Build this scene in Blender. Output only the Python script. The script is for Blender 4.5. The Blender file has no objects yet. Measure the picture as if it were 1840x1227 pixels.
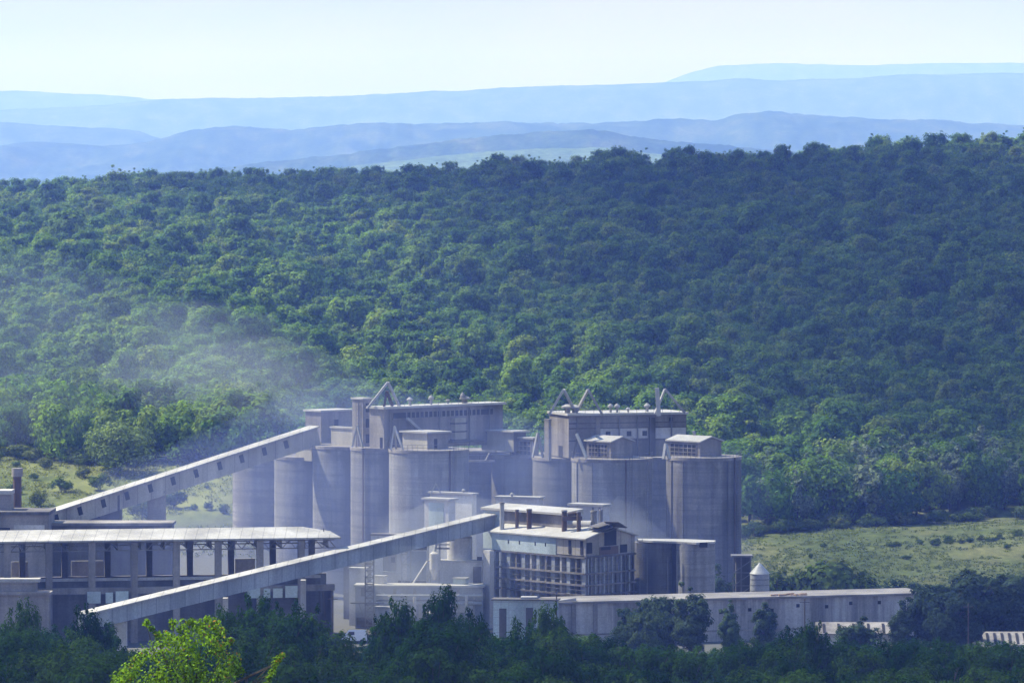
import bpy, math, random
import numpy as np
from mathutils import Vector
sc = bpy.context.scene
COL = sc.collection
rad = math.radians
random.seed(7)

# ------------------------------------------------------------------ camera, sky, sun, exposure
F = 7500.0; EYE = 68.0; HROW = 400.0          # focal length in photo pixels, eye height, photo row of eye level
cam = bpy.data.objects.new("camera", bpy.data.cameras.new("camera")); COL.objects.link(cam)
cam.location = (0, 0, EYE); cam.rotation_euler = (rad(90), 0, 0)
cam.data.sensor_width = 36; cam.data.lens = F / 1840 * 36
cam.data.shift_y = -(613.5 - HROW) / 1840
cam.data.clip_start = 1; cam.data.clip_end = 80000
sc.camera = cam
SUN_EL, SUN_AZ = 50.0, -68.0                  # azimuth from +Y, negative = left
sdir = Vector((math.sin(rad(SUN_AZ)) * math.cos(rad(SUN_EL)), math.cos(rad(SUN_AZ)) * math.cos(rad(SUN_EL)), math.sin(rad(SUN_EL))))
w = bpy.data.worlds.new("World"); sc.world = w; w.use_nodes = True
sky = w.node_tree.nodes.new("ShaderNodeTexSky"); sky.sky_type = 'NISHITA'; sky.sun_disc = False
sky.sun_elevation = rad(SUN_EL); sky.sun_rotation = rad(SUN_AZ % 360); sky.altitude = 200
sky.air_density = 1.0; sky.dust_density = 0.0; sky.ozone_density = 4.0
bg = w.node_tree.nodes["Background"]; bg.inputs[1].default_value = 0.12
cap = w.node_tree.nodes.new("ShaderNodeMix"); cap.data_type = 'RGBA'; cap.blend_type = 'DARKEN'; cap.inputs[0].default_value = 1; cap.inputs[7].default_value = (1.95, 1.65, 2.7, 1)   # caps the bright horizon to tune sky and fill colour
stc = w.node_tree.nodes.new("ShaderNodeTexCoord"); smp = w.node_tree.nodes.new("ShaderNodeMapping"); smp.inputs['Scale'].default_value = (6, 6, 26); sns = w.node_tree.nodes.new("ShaderNodeTexNoise"); sns.inputs['Scale'].default_value = 1.6; sns.inputs['Detail'].default_value = 5
srp = w.node_tree.nodes.new("ShaderNodeValToRGB"); srp.color_ramp.elements[0].position = .35; srp.color_ramp.elements[0].color = (.80, .88, .97, 1); srp.color_ramp.elements[1].position = .62; srp.color_ramp.elements[1].color = (1.0, 1.0, 1.0, 1)
smx = w.node_tree.nodes.new("ShaderNodeMix"); smx.data_type = 'RGBA'; smx.blend_type = 'MULTIPLY'; smx.inputs[0].default_value = 1
for a_, b_ in ((sky.outputs[0], cap.inputs[6]), (stc.outputs['Generated'], smp.inputs[0]), (smp.outputs[0], sns.inputs['Vector']), (sns.outputs[0], srp.inputs[0]), (cap.outputs[2], smx.inputs[6]), (srp.outputs[0], smx.inputs[7]), (smx.outputs[2], bg.inputs[0])): w.node_tree.links.new(a_, b_)
sl = bpy.data.lights.new("sun", 'SUN'); sl.energy = 4.2; sl.angle = rad(0.5); sl.color = (1, 0.975, 0.945)
sun = bpy.data.objects.new("sun", sl); COL.objects.link(sun); sun.rotation_euler = sdir.to_track_quat('Z', 'Y').to_euler()
vs = sc.view_settings; vs.view_transform = 'Standard'; vs.look = 'None'; vs.gamma = 1; vs.use_curve_mapping = False
vs.exposure = 1.4
HAZE_DENSITY = 0.00016; HAZE_COLOR = (0.175, 0.305, 1.0)
cy = sc.cycles
cy.use_denoising = True; cy.max_bounces = 5; cy.diffuse_bounces = 2; cy.glossy_bounces = 1; cy.transmission_bounces = 3
cy.volume_bounces = 1; cy.transparent_max_bounces = 24; cy.sample_clamp_indirect = 4; cy.caustics_reflective = False

# ------------------------------------------------------------------ helpers
def X(px, Y): return (px - 920.0) / F * Y
def Z(py, Y): return EYE - (py - HROW) / F * Y
def at(px, py, Y): return Vector((X(px, Y), Y, Z(py, Y)))
def M(px, Y): return px / F * Y

def tag(o, label=None, cat=None, group=None, kind=None):
    if label: o["label"] = label
    if cat: o["category"] = cat
    if group: o["group"] = group
    if kind: o["kind"] = kind
    return o
def thing(name, label, cat, loc=(0, 0, 0), group=None):
    o = bpy.data.objects.new(name, None); COL.objects.link(o); o.location = loc
    o.empty_display_size = 0.5
    return tag(o, label, cat, group)

class MB:
    def __init__(s): s.v = []; s.f = []; s.sm = []
    def add(s, vs_, fs, smooth=False):
        k = len(s.v); s.v += [tuple(p) for p in vs_]
        for f in fs: s.f.append([k + i for i in f]); s.sm.append(smooth)
        return s
    def hexa(s, b, t):                         # four bottom points, four top points
        return s.add(list(b) + list(t), [(3, 2, 1, 0), (4, 5, 6, 7), (0, 1, 5, 4), (1, 2, 6, 5), (2, 3, 7, 6), (3, 0, 4, 7)])
    def prism(s, poly, z0, z1):
        n = len(poly); zt = z1 if isinstance(z1, (list, tuple)) else [z1] * n
        vs_ = [(p[0], p[1], z0) for p in poly] + [(p[0], p[1], zt[i]) for i, p in enumerate(poly)]
        return s.add(vs_, [tuple(range(n))[::-1], tuple(range(n, 2 * n))] + [(i, (i + 1) % n, n + (i + 1) % n, n + i) for i in range(n)])
    def box(s, x0, x1, y0, y1, z0, z1): return s.prism([(x0, y0), (x1, y0), (x1, y1), (x0, y1)], z0, z1)
    def beam(s, p, q, wd, ht=None, up=(0, 0, 1)):
        p = Vector(p); q = Vector(q); ht = ht or wd; d = (q - p).normalized(); u = Vector(up)
        if abs(d.dot(u)) > 0.98: u = Vector((0, 1, 0))
        a = d.cross(u).normalized() * wd / 2; b = a.cross(d).normalized() * ht / 2
        return s.hexa([p - a - b, p + a - b, q + a - b, q - a - b], [p - a + b, p + a + b, q + a + b, q - a + b])
    def cyl(s, cx, cy_, z0, z1, r0, r1=None, n=40, cap=True):
        r1 = r0 if r1 is None else r1
        ring = [(math.cos(2 * math.pi * i / n), math.sin(2 * math.pi * i / n)) for i in range(n)]
        A = [(cx + r0 * c, cy_ + r0 * d, z0) for c, d in ring]; B = [(cx + r1 * c, cy_ + r1 * d, z1) for c, d in ring]
        s.add(A + B, [(i, (i + 1) % n, n + (i + 1) % n, n + i) for i in range(n)], True)
        if cap:
            if r1 > 1e-3: s.add(B, [tuple(range(n))])
            s.add(A, [tuple(range(n))[::-1]])
        return s
    def tube(s, p, q, r0, r1=None, n=8):
        p = Vector(p); q = Vector(q); r1 = r0 if r1 is None else r1; d = (q - p).normalized()
        u = Vector((0, 0, 1)) if abs(d.z) < .9 else Vector((1, 0, 0)); a = d.cross(u).normalized(); b = a.cross(d)
        A = [p + (a * math.cos(2 * math.pi * i / n) + b * math.sin(2 * math.pi * i / n)) * r0 for i in range(n)]
        B = [q + (a * math.cos(2 * math.pi * i / n) + b * math.sin(2 * math.pi * i / n)) * r1 for i in range(n)]
        s.add(A + B, [(i, (i + 1) % n, n + (i + 1) % n, n + i) for i in range(n)], True)
        return s.add(A + B, [tuple(range(n))[::-1], tuple(range(n, 2 * n))])
    def build(s, name, m, parent=None):
        off = Vector(parent_world(parent)) if parent else Vector((0, 0, 0))
        me = bpy.data.meshes.new(name)
        me.from_pydata([(a[0] - off.x, a[1] - off.y, a[2] - off.z) for a in s.v], [], s.f)
        me.polygons.foreach_set("use_smooth", s.sm); me.materials.append(m); me.update()
        o = bpy.data.objects.new(name, me); COL.objects.link(o)
        if parent: o.parent = parent
        return o
def parent_world(o):
    p = Vector(o.location)
    while o.parent: o = o.parent; p = p + Vector(o.location)
    return p

def vnoise(x, y, seed=0):                      # smooth value noise, numpy
    x = np.asarray(x, float); y = np.asarray(y, float); xi = np.floor(x); yi = np.floor(y); fx = x - xi; fy = y - yi
    def h(a, b):
        t = np.sin(a * 127.1 + b * 311.7 + seed * 74.7) * 43758.5453; return t - np.floor(t)
    sx = fx * fx * (3 - 2 * fx); sy = fy * fy * (3 - 2 * fy)
    return (h(xi, yi) * (1 - sx) + h(xi + 1, yi) * sx) * (1 - sy) + (h(xi, yi + 1) * (1 - sx) + h(xi + 1, yi + 1) * sx) * sy
def fbm(x, y, seed=0, o=4):
    r = 0; a = .5
    for k in range(o): r = r + a * (vnoise(x, y, seed + k) - .5); x = x * 2.03; y = y * 2.03; a *= .5
    return r

# ------------------------------------------------------------------ materials
def newmat(name):
    m = bpy.data.materials.new(name); m.use_nodes = True; nt = m.node_tree
    return m, nt, nt.nodes["Principled BSDF"]
def ramp(nt, fac, stops):
    r = nt.nodes.new("ShaderNodeValToRGB"); nt.links.new(fac, r.inputs[0]); e = r.color_ramp.elements
    e[0].position = stops[0][0]; e[0].color = (*stops[0][1], 1); e[1].position = stops[-1][0]; e[1].color = (*stops[-1][1], 1)
    for p, c in stops[1:-1]: k = e.new(p); k.color = (*c, 1)
    return r.outputs[0]
def noise(nt, scale, sc3=(1, 1, 1), detail=4, rough=.6, coord='Object', loc=(0, 0, 0)):
    tc = nt.nodes.new("ShaderNodeTexCoord"); mp = nt.nodes.new("ShaderNodeMapping"); n = nt.nodes.new("ShaderNodeTexNoise")
    mp.inputs['Scale'].default_value = sc3; mp.inputs['Location'].default_value = loc
    nt.links.new(tc.outputs[coord], mp.inputs[0]); nt.links.new(mp.outputs[0], n.inputs['Vector'])
    n.inputs['Scale'].default_value = scale; n.inputs['Detail'].default_value = detail; n.inputs['Roughness'].default_value = rough
    return n.outputs[0]
def mix(nt, a, b, fac, mode='MIX'):
    n = nt.nodes.new("ShaderNodeMix"); n.data_type = 'RGBA'; n.blend_type = mode
    for s, v in ((n.inputs[0], fac), (n.inputs[6], a), (n.inputs[7], b)):
        if isinstance(v, (int, float)): s.default_value = v
        elif isinstance(v, tuple): s.default_value = (*v, 1)
        else: nt.links.new(v, s)
    return n.outputs[2]
def weathered(name, base, stain, dust, streak=1.0, band=0.0, rough=.9, seed=0, bump=.15, sscale=1.0, joint=0, lift=0):
    base, stain, dust = [tuple(x * .86 for x in q) for q in (base, stain, dust)]
    m, nt, p = newmat(name)
    k = noise(nt, .55 * sscale, (1, 1, .05), 6, .65, loc=(seed * 7.3, seed * 3.1, 0))      # vertical run-off streaks
    b = noise(nt, .12, (1, 1, .6), 5, .6, loc=(seed * 5.1, 2, seed)); k2 = noise(nt, .16 * sscale, (1, 1, .10), 4, .6, loc=(seed * 3.3, seed * 9.1, 0))
    c = mix(nt, stain, base, ramp(nt, k, [(.40, (1 - .75 * streak,) * 3), (.58, (1, 1, 1))]))
    c = mix(nt, c, dust, ramp(nt, b, [(.44, (0, 0, 0)), (.68, (.75, .75, .75))]))
    c = mix(nt, c, ramp(nt, k2, [(.38, (1 - .5 * streak,) * 3), (.6, (1.1, 1.1, 1.1))]), 1.0, 'MULTIPLY')
    if joint:
        tc = nt.nodes.new("ShaderNodeTexCoord"); sx = nt.nodes.new("ShaderNodeSeparateXYZ"); nt.links.new(tc.outputs['Object'], sx.inputs[0]); mm = nt.nodes.new("ShaderNodeMath"); mm.operation = 'PINGPONG'; mm.inputs[1].default_value = joint / 2; nt.links.new(sx.outputs[0], mm.inputs[0])
        c = mix(nt, c, ramp(nt, mm.outputs[0], [(0, (.55, .55, .55)), (min(.9, .09), (1, 1, 1))]), 1.0, 'MULTIPLY')
    if lift:
        tc = nt.nodes.new("ShaderNodeTexCoord"); sx = nt.nodes.new("ShaderNodeSeparateXYZ"); nt.links.new(tc.outputs['Object'], sx.inputs[0]); mm = nt.nodes.new("ShaderNodeMath"); mm.operation = 'PINGPONG'; mm.inputs[1].default_value = lift / 2; nt.links.new(sx.outputs[2], mm.inputs[0])
        c = mix(nt, c, ramp(nt, mm.outputs[0], [(0, (.72, .72, .72)), (.10, (1, 1, 1))]), 1.0, 'MULTIPLY')
        vo = nt.nodes.new("ShaderNodeTexVoronoi"); vo.distance = 'CHEBYCHEV'; vo.inputs['Scale'].default_value = .3; mp = nt.nodes.new("ShaderNodeMapping"); mp.inputs['Scale'].default_value = (1, 1, .7); nt.links.new(tc.outputs['Object'], mp.inputs[0]); nt.links.new(mp.outputs[0], vo.inputs['Vector'])
        bw = nt.nodes.new("ShaderNodeRGBToBW"); nt.links.new(vo.outputs['Color'], bw.inputs[0]); c = mix(nt, c, ramp(nt, bw.outputs[0], [(.2, (.86, .86, .87)), (.8, (1.1, 1.1, 1.09))]), 1.0, 'MULTIPLY')
    if band:
        h = noise(nt, 1.0, (.03, .03, .9), 3, .7, loc=(0, 0, seed * 4))
        c = mix(nt, c, stain, ramp(nt, h, [(.45, (0, 0, 0)), (.62, (band,) * 3)]))
    g = noise(nt, 3.0, (1, 1, 1), 5, .7)
    c = mix(nt, c, ramp(nt, g, [(.3, (.78, .78, .78)), (.7, (1.12, 1.12, 1.12))]), 1.0, 'MULTIPLY')
    nt.links.new(c, p.inputs['Base Color']); p.inputs['Roughness'].default_value = rough; p.inputs['Specular IOR Level'].default_value = .25
    if bump:
        bn = nt.nodes.new("ShaderNodeBump"); bn.inputs['Strength'].default_value = bump; bn.inputs['Distance'].default_value = .15
        nt.links.new(g, bn.inputs['Height']); nt.links.new(bn.outputs[0], p.inputs['Normal'])
    return m
MT = {
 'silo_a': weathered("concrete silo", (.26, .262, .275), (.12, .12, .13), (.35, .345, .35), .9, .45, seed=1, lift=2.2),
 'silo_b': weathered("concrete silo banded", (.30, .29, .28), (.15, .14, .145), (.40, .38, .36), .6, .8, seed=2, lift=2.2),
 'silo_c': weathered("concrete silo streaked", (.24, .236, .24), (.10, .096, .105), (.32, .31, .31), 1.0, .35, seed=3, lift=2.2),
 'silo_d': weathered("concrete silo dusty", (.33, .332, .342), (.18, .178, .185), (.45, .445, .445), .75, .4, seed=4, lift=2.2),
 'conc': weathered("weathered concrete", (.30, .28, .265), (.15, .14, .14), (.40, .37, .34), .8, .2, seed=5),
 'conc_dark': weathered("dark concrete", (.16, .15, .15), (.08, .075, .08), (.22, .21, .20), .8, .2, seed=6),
 'conc_pale': weathered("pale dusty plaster", (.58, .57, .56), (.40, .39, .39), (.70, .68, .66), .6, .1, seed=7),
 'cream': weathered("cream cladding", (.56, .53, .44), (.40, .37, .30), (.64, .61, .52), .5, 0, seed=8),
 'blue': weathered("pale blue cladding", (.46, .56, .60), (.30, .36, .40), (.56, .63, .65), .5, 0, seed=9),
 'bluegrey': weathered("blue grey sheeting", (.34, .37, .42), (.22, .24, .28), (.44, .46, .48), .5, .1, seed=10),
 'cream_sheet': weathered("cream sheeting with joints", (.52, .49, .41), (.33, .30, .25), (.60, .57, .49), .7, 0, seed=51, joint=2.4),
 'grey_sheet': weathered("blue grey sheeting with joints", (.38, .42, .47), (.25, .28, .32), (.46, .48, .51), .6, .1, seed=52, joint=2.0),
 'roof_sheet': weathered("dusted sheet roof with joints", (.43, .42, .40), (.30, .29, .28), (.48, .47, .45), .5, 0, seed=53, joint=1.8),
 'tan': weathered("tan stained panels", (.36, .34, .30), (.20, .18, .16), (.44, .41, .36), .8, .2, seed=54, joint=1.9),
 'roof': weathered("dust covered roof", (.50, .49, .46), (.34, .33, .32), (.60, .58, .54), .2, 0, seed=11),
 'roof_white': weathered("white dusted roof", (.44, .43, .41), (.32, .31, .30), (.50, .49, .47), .2, 0, seed=12),
 'dark': weathered("dark opening", (.03, .03, .035), (.015, .015, .02), (.045, .045, .05), .5, 0, seed=13),
 'steel': weathered("grey steel", (.20, .20, .21), (.10, .09, .09), (.28, .27, .27), .6, 0, rough=.6, seed=14),
 'rust': weathered("rusty steel", (.13, .085, .07), (.06, .045, .04), (.20, .15, .13), .7, 0, seed=15),
 'galv': weathered("galvanised metal", (.36, .38, .40), (.26, .27, .28), (.42, .43, .44), .3, .4, rough=.5, seed=16),
 'tile': weathered("blue white wall panels", (.50, .60, .62), (.36, .44, .46), (.60, .66, .66), .5, .1, seed=17),
 'pale_frame': weathered("pale painted steel", (.45, .45, .44), (.28, .27, .27), (.52, .51, .50), .6, 0, seed=18),
}
def flat(name, c, rough=.5):
    m, nt, p = newmat(name); g = noise(nt, 6, (1, 1, 1), 3)
    nt.links.new(mix(nt, tuple(x * .85 for x in c), tuple(min(1, x * 1.1) for x in c), g), p.inputs['Base Color']); p.inputs['Roughness'].default_value = rough
    return m
MT['van'] = flat("white van paint", (.75, .75, .76), .35); MT['rubber'] = flat("black rubber", (.02, .02, .02), .8); MT['glass'] = flat("dark glass", (.03, .035, .045), .15)

def leafmat(name, cols, transl=.3, isl=.45, accent=None, patch=1.0):
    m = bpy.data.materials.new(name); m.use_nodes = True; nt = m.node_tree; nt.nodes.clear()
    oi = nt.nodes.new("ShaderNodeObjectInfo"); geo = nt.nodes.new("ShaderNodeNewGeometry")
    n = len(cols); c = ramp(nt, oi.outputs['Random'], [(i / (n - 1), k) for i, k in enumerate(cols)])
    nz = nt.nodes.new("ShaderNodeTexNoise"); nz.inputs['Scale'].default_value = .022; nz.inputs['Detail'].default_value = 4; nt.links.new(geo.outputs['Position'], nz.inputs['Vector'])   # patches of paler and darker species
    c = mix(nt, c, ramp(nt, nz.outputs[0], [(.36, (.75, .80, .82)), (.5, (1, 1, 1)), (.64, (1.2, 1.18, .95))]), patch, 'MULTIPLY')
    v = ramp(nt, geo.outputs['Random Per Island'], [(0, (1 - isl,) * 3), (1, (1 + isl,) * 3)])
    c = mix(nt, c, v, 1.0, 'MULTIPLY')
    if accent:
        a = nt.nodes.new("ShaderNodeAttribute"); a.attribute_name = "turn"
        c = mix(nt, c, accent, a.outputs['Fac'])
    d = nt.nodes.new("ShaderNodeBsdfDiffuse"); t = nt.nodes.new("ShaderNodeBsdfTranslucent"); ms = nt.nodes.new("ShaderNodeMixShader"); out = nt.nodes.new("ShaderNodeOutputMaterial")
    nt.links.new(c, d.inputs[0]); nt.links.new(mix(nt, c, (1.15, 1.25, .6), 1.0, 'MULTIPLY'), t.inputs[0])
    ms.inputs[0].default_value = transl; nt.links.new(d.outputs[0], ms.inputs[1]); nt.links.new(t.outputs[0], ms.inputs[2]); nt.links.new(ms.outputs[0], out.inputs[0])
    return m
LEAF_FOREST = leafmat("forest leaves", [(.052, .112, .030), (.100, .180, .036), (.142, .220, .042), (.076, .150, .040), (.172, .230, .050)], .46)
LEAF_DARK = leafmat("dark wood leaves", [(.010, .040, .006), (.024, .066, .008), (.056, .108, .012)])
LEAF_BLUE = leafmat("dusty tree leaves", [(.030, .055, .035), (.045, .070, .045), (.05, .085, .045)])
LEAF_GREY = leafmat("silvery leaves", [(.13, .175, .11), (.16, .20, .13)])
LEAF_BRIGHT = leafmat("bright spring leaves", [(.125, .215, .018), (.145, .24, .02)], .42, .75, accent=(.42, .16, .05))
LEAF_SHRUB = leafmat("shrub leaves", [(.05, .085, .025), (.08, .12, .03), (.11, .13, .04)])
BARK = weathered("bark", (.10, .08, .06), (.05, .04, .03), (.14, .12, .10), .8, 0, seed=30)

# ------------------------------------------------------------------ ground
def interp(v, pts): return np.interp(v, [p[0] for p in pts], [p[1] for p in pts])
RIDGE_Y = 1800.0
def ground_z(x, y):
    x = np.asarray(x, float); y = np.asarray(y, float)
    near = interp(y, [(-400, 90), (0, 66), (140, 46.5), (300, 26), (400, 15), (500, 7), (600, 1), (640, 0)])
    px = 920 + x / np.maximum(y, 300) * F
    left = interp(px, [(-600, 1), (430, 1), (600, 0), (9000, 0)])
    right = interp(px, [(-900, 0), (1300, 0), (1340, .4), (1840, 1), (3000, 1.6)])
    zl = interp(y, [(742, 0), (780, 8.5), (820, 13), (870, 18.5), (900, 20), (1000, 26), (1250, 42), (1500, 62), (RIDGE_Y, 81), (2000, 74), (2500, 40), (3500, 25), (60000, 25)])
    zm = interp(y, [(742, 0), (880, .6), (950, 7), (1250, 36), (1500, 60), (RIDGE_Y, 83), (2000, 78), (2500, 40), (3500, 25), (60000, 25)])
    zr = interp(y, [(742, 0), (780, .3), (850, 2.6), (905, 4.4), (1000, 10.5), (1250, 38), (1500, 64), (RIDGE_Y, 91), (2000, 88), (2500, 40), (3500, 25), (60000, 25)])
    back = zm + (zl - zm) * left + (zr - zm) * right
    crest = interp(px, [(-900, 69.5), (0, 73.5), (300, 78.2), (770, 80.4), (1100, 83.7), (1400, 88), (1840, 93.5), (2800, 97)])
    back = np.where(y < 2500, back + (crest - (zm * 0 + interp(px, [(-600, 81), (430, 81), (600, 83), (1300, 83), (1340, 86.2), (1840, 91), (3000, 95.8)]))) * np.clip((y - 1000) / 800, 0, 1) * np.clip((2500 - y) / 500, 0, 1), back)
    und = fbm(x / 130, y / 130, 3, 3) * 18 * np.clip((y - 960) / 250, 0, 1) * np.clip((1760 - y) / 300, .12, 1)
    und = und + fbm(x / 22, y / 22, 5, 2) * 1.0 * np.clip((y - 760) / 60, 0, 1) * np.clip((1100 - y) / 100, 0, 1)
    return np.where(y < 690, near, back + und)
def grid_mesh(name, xs, ys, zf, m, attrs=()):
    XX, YY = np.meshgrid(xs, ys); ZZ = zf(XX, YY); nx, ny = len(xs), len(ys)
    me = bpy.data.meshes.new(name); V = np.stack([XX, YY, ZZ], -1).reshape(-1, 3)
    me.vertices.add(len(V)); me.vertices.foreach_set("co", V.ravel())
    i = np.arange((ny - 1) * (nx - 1)); r = i // (nx - 1); c = i % (nx - 1); a = r * nx + c
    q = np.stack([a, a + 1, a + nx + 1, a + nx], -1)
    me.loops.add(q.size); me.polygons.add(len(q)); me.loops.foreach_set("vertex_index", q.ravel().astype(np.int32)); me.polygons.foreach_set("loop_start", (np.arange(len(q)) * 4).astype(np.int32))
    me.update(calc_edges=True); me.polygons.foreach_set("use_smooth", np.ones(len(q), bool))
    for n_, fn in attrs:
        at_ = me.attributes.new(n_, 'FLOAT', 'POINT'); at_.data.foreach_set("value", np.clip(fn(XX, YY), 0, 1).ravel().astype(np.float32))
    me.materials.append(m); o = bpy.data.objects.new(name, me); COL.objects.link(o); return o
m, nt, p = newmat("meadow and yard ground")
a1 = nt.nodes.new("ShaderNodeAttribute"); a1.attribute_name = "yard"; a2 = nt.nodes.new("ShaderNodeAttribute"); a2.attribute_name = "dry"
n1 = noise(nt, .05, (1, .35, 1), 6, .7); n2 = noise(nt, .5, (1, .4, 1), 6, .7)
g = ramp(nt, n1, [(.35, (.065, .09, .035)), (.5, (.09, .11, .045)), (.65, (.13, .135, .065))])
g = mix(nt, g, ramp(nt, n2, [(.3, (.6, .6, .6)), (.7, (1.35, 1.35, 1.3))]), 1.0, 'MULTIPLY')
dry = mix(nt, (.11, .145, .045), (.22, .215, .085), n2)
g = mix(nt, g, dry, a2.outputs['Fac'])
yd = mix(nt, (.075, .085, .075), (.15, .145, .14), n1)
nt.links.new(mix(nt, g, yd, a1.outputs['Fac']), p.inputs['Base Color']); p.inputs['Roughness'].default_value = 1; p.inputs['Specular IOR Level'].default_value = 0
bn = nt.nodes.new("ShaderNodeBump"); bn.inputs['Strength'].default_value = .6; bn.inputs['Distance'].default_value = .5; nt.links.new(n2, bn.inputs['Height']); nt.links.new(bn.outputs[0], p.inputs['Normal'])
gx = np.concatenate([np.linspace(-10000, -1500, 12), np.linspace(-1200, -420, 20), np.arange(-400, 401, 5.0), np.linspace(420, 1200, 20), np.linspace(1500, 10000, 12)])
gy = np.concatenate([np.linspace(-400, -20, 8), np.arange(0, 1100, 6.0), np.arange(1100, 2100, 12.0), np.linspace(2120, 4000, 30), np.linspace(4500, 24000, 30)])
def f_yard(x, y): return np.where((y > 600) & (y < 805) & (np.abs(x) < 120), 1, 0) * np.clip((805 - y) / 20, 0, 1) * np.clip((y - 600) / 30, 0, 1) * np.where((x > 45) & (y > 712), 0, 1)
def f_dry(x, y):
    pxx = 920 + x / np.maximum(y, 300) * F
    l = np.clip((520 - pxx) / 80, 0, 1) * np.clip((y - 792) / 15, 0, 1) * np.clip((930 - y) / 20, 0, 1) * np.clip(.42 + 2.6 * fbm(x / 14, y / 20, 9, 3), 0, 1)
    r = np.clip((pxx - 1300) / 60, 0, 1) * np.clip((y - 790) / 60, 0, 1) * np.clip((960 - y) / 20, 0, 1) * np.clip(-.08 + 2.0 * fbm(x / 36, y / 12, 11, 4), 0, .8)
    return l + r
gnd = grid_mesh("ground", gx, gy, ground_z, m, [("yard", f_yard), ("dry", f_dry)])
tag(gnd, "grassy valley floor and dusty works yard rising into the wooded slope", "ground", None, "structure")

# ------------------------------------------------------------------ far hills
def hillmat(name, a, b, c, s):
    m, nt, p = newmat(name); n1 = noise(nt, s, (1, .6, 1), 6, .7); n2 = noise(nt, s * 9, (1, 1, 1), 4, .7)
    k = ramp(nt, n1, [(.38, a), (.52, b), (.66, c)]); k = mix(nt, k, ramp(nt, n2, [(.3, (.45, .45, .45)), (.7, (1.5, 1.5, 1.5))]), 1.0, 'MULTIPLY')
    nt.links.new(k, p.inputs['Base Color']); p.inputs['Roughness'].default_value = 1; p.inputs['Specular IOR Level'].default_value = 0; return m
HW = hillmat("far wooded hill", (.015, .035, .016), (.035, .06, .03), (.07, .09, .05), .012)
HM = hillmat("far meadow hill", (.06, .10, .045), (.085, .125, .06), (.04, .075, .03), .01)
def hill(label, pts, Y, depth, m, seed, rough=1.0, nx=420, ny=26, foot=20):
    pxs = np.linspace(-700, 2540, nx); xs = X(pxs, Y); crest = EYE + (HROW - interp(pxs, pts)) / F * Y
    crest = crest + fbm(pxs / 60, pxs * 0, seed, 4) * M(10, Y) * rough + (vnoise(pxs / 7, pxs * 0, seed + 9) - .5) * M(3.0, Y) * rough
    ts = np.linspace(0, 2, ny)
    def zf(XX, YY):
        t = (YY - (Y - depth)) / depth; s = np.where(t < 1, np.sin(np.clip(t, 0, 1) * math.pi / 2) ** 1.3, np.cos((t - 1) * math.pi / 2 * .9))
        c = np.broadcast_to(crest, XX.shape)
        return np.maximum(foot + (c - foot) * s + fbm(XX / (Y * .02), YY / (Y * .02), seed + 3, 4) * (Y * .012) * np.sin(np.clip(t, 0, 1) * math.pi) * rough, foot - 5)
    o = grid_mesh("hill", xs, Y - depth + ts * depth, zf, m)
    return tag(o, label, "hill", None, "structure")
hill("pale straw meadow hill just above the near forest ridge", [(-700, 420), (500, 330), (600, 305), (740, 288), (800, 280), (900, 270), (1000, 266), (1090, 268), (1180, 277), (1300, 290), (1420, 305), (1700, 330), (2540, 420)], 6300, 600, HM, 21, .5)
hill("dark wooded knoll behind the pale meadow", [(-700, 420), (500, 290), (700, 268), (820, 255), (900, 244), (960, 241), (1010, 239), (1060, 235), (1110, 240), (1180, 250), (1300, 260), (1500, 280), (2540, 420)], 7200, 600, HW, 22, .8)
hill("long wooded blue hill with a rounded top near its right end", [(-700, 270), (0, 260), (60, 255), (130, 256), (180, 262), (240, 258), (290, 248), (350, 233), (420, 229), (470, 231), (540, 236), (600, 229), (660, 223), (760, 225), (870, 219), (960, 221), (1100, 219), (1290, 215), (1320, 206), (1380, 201), (1440, 208), (1520, 212), (1600, 215), (1700, 219), (1780, 223), (1840, 226), (2540, 240)], 10000, 1300, HW, 23, .7)
hill("blue hill spur running down from the left edge", [(-700, 205), (0, 217), (60, 224), (120, 228), (200, 231), (250, 236), (290, 250), (400, 290), (800, 330), (2540, 400)], 12500, 1000, HW, 24, .5)
hill("long pale blue ridge rising towards the right", [(-700, 230), (0, 198), (130, 194), (220, 186), (300, 178), (480, 176), (640, 172), (830, 162), (1000, 155), (1200, 149), (1330, 142), (1400, 145), (1540, 140), (1640, 134), (1840, 133), (2540, 128)], 17000, 1800, HW, 25, .4)
hill("faint pale ridge at the left skyline", [(-700, 150), (0, 163), (100, 167), (200, 171), (300, 180), (420, 200), (800, 260), (2540, 300)], 20500, 1200, HW, 26, .4)
hill("faintest mountain on the right skyline", [(-700, 330), (900, 230), (1100, 175), (1200, 146), (1240, 130), (1290, 118), (1400, 113), (1560, 118), (1700, 114), (1840, 113), (2540, 108)], 23000, 1100, HW, 27, .4)

# ------------------------------------------------------------------ trees
def leaf_mesh(name, P, N, size, mat_, rng, turn=None, aspect=.62):
    n = len(P); N = N / np.linalg.norm(N, axis=1, keepdims=True); R = rng.normal(size=(n, 3)); A = np.cross(N, R); A /= np.linalg.norm(A, axis=1, keepdims=True); B = np.cross(N, A)
    s = (size * rng.uniform(.6, 1.35, n))[:, None]
    V = np.stack([P - A * s, P - B * s * aspect, P + A * s, P + B * s * aspect], 1).reshape(-1, 3)
    me = bpy.data.meshes.new(name); me.vertices.add(4 * n); me.vertices.foreach_set("co", V.ravel())
    me.loops.add(4 * n); me.polygons.add(n); me.loops.foreach_set("vertex_index", np.arange(4 * n, dtype=np.int32)); me.polygons.foreach_set("loop_start", (np.arange(n) * 4).astype(np.int32))
    me.update(calc_edges=True)
    if turn is not None:
        a = me.attributes.new("turn", 'FLOAT', 'POINT'); a.data.foreach_set("value", np.repeat(turn, 4).astype(np.float32))
    me.materials.append(mat_); return me
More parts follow.
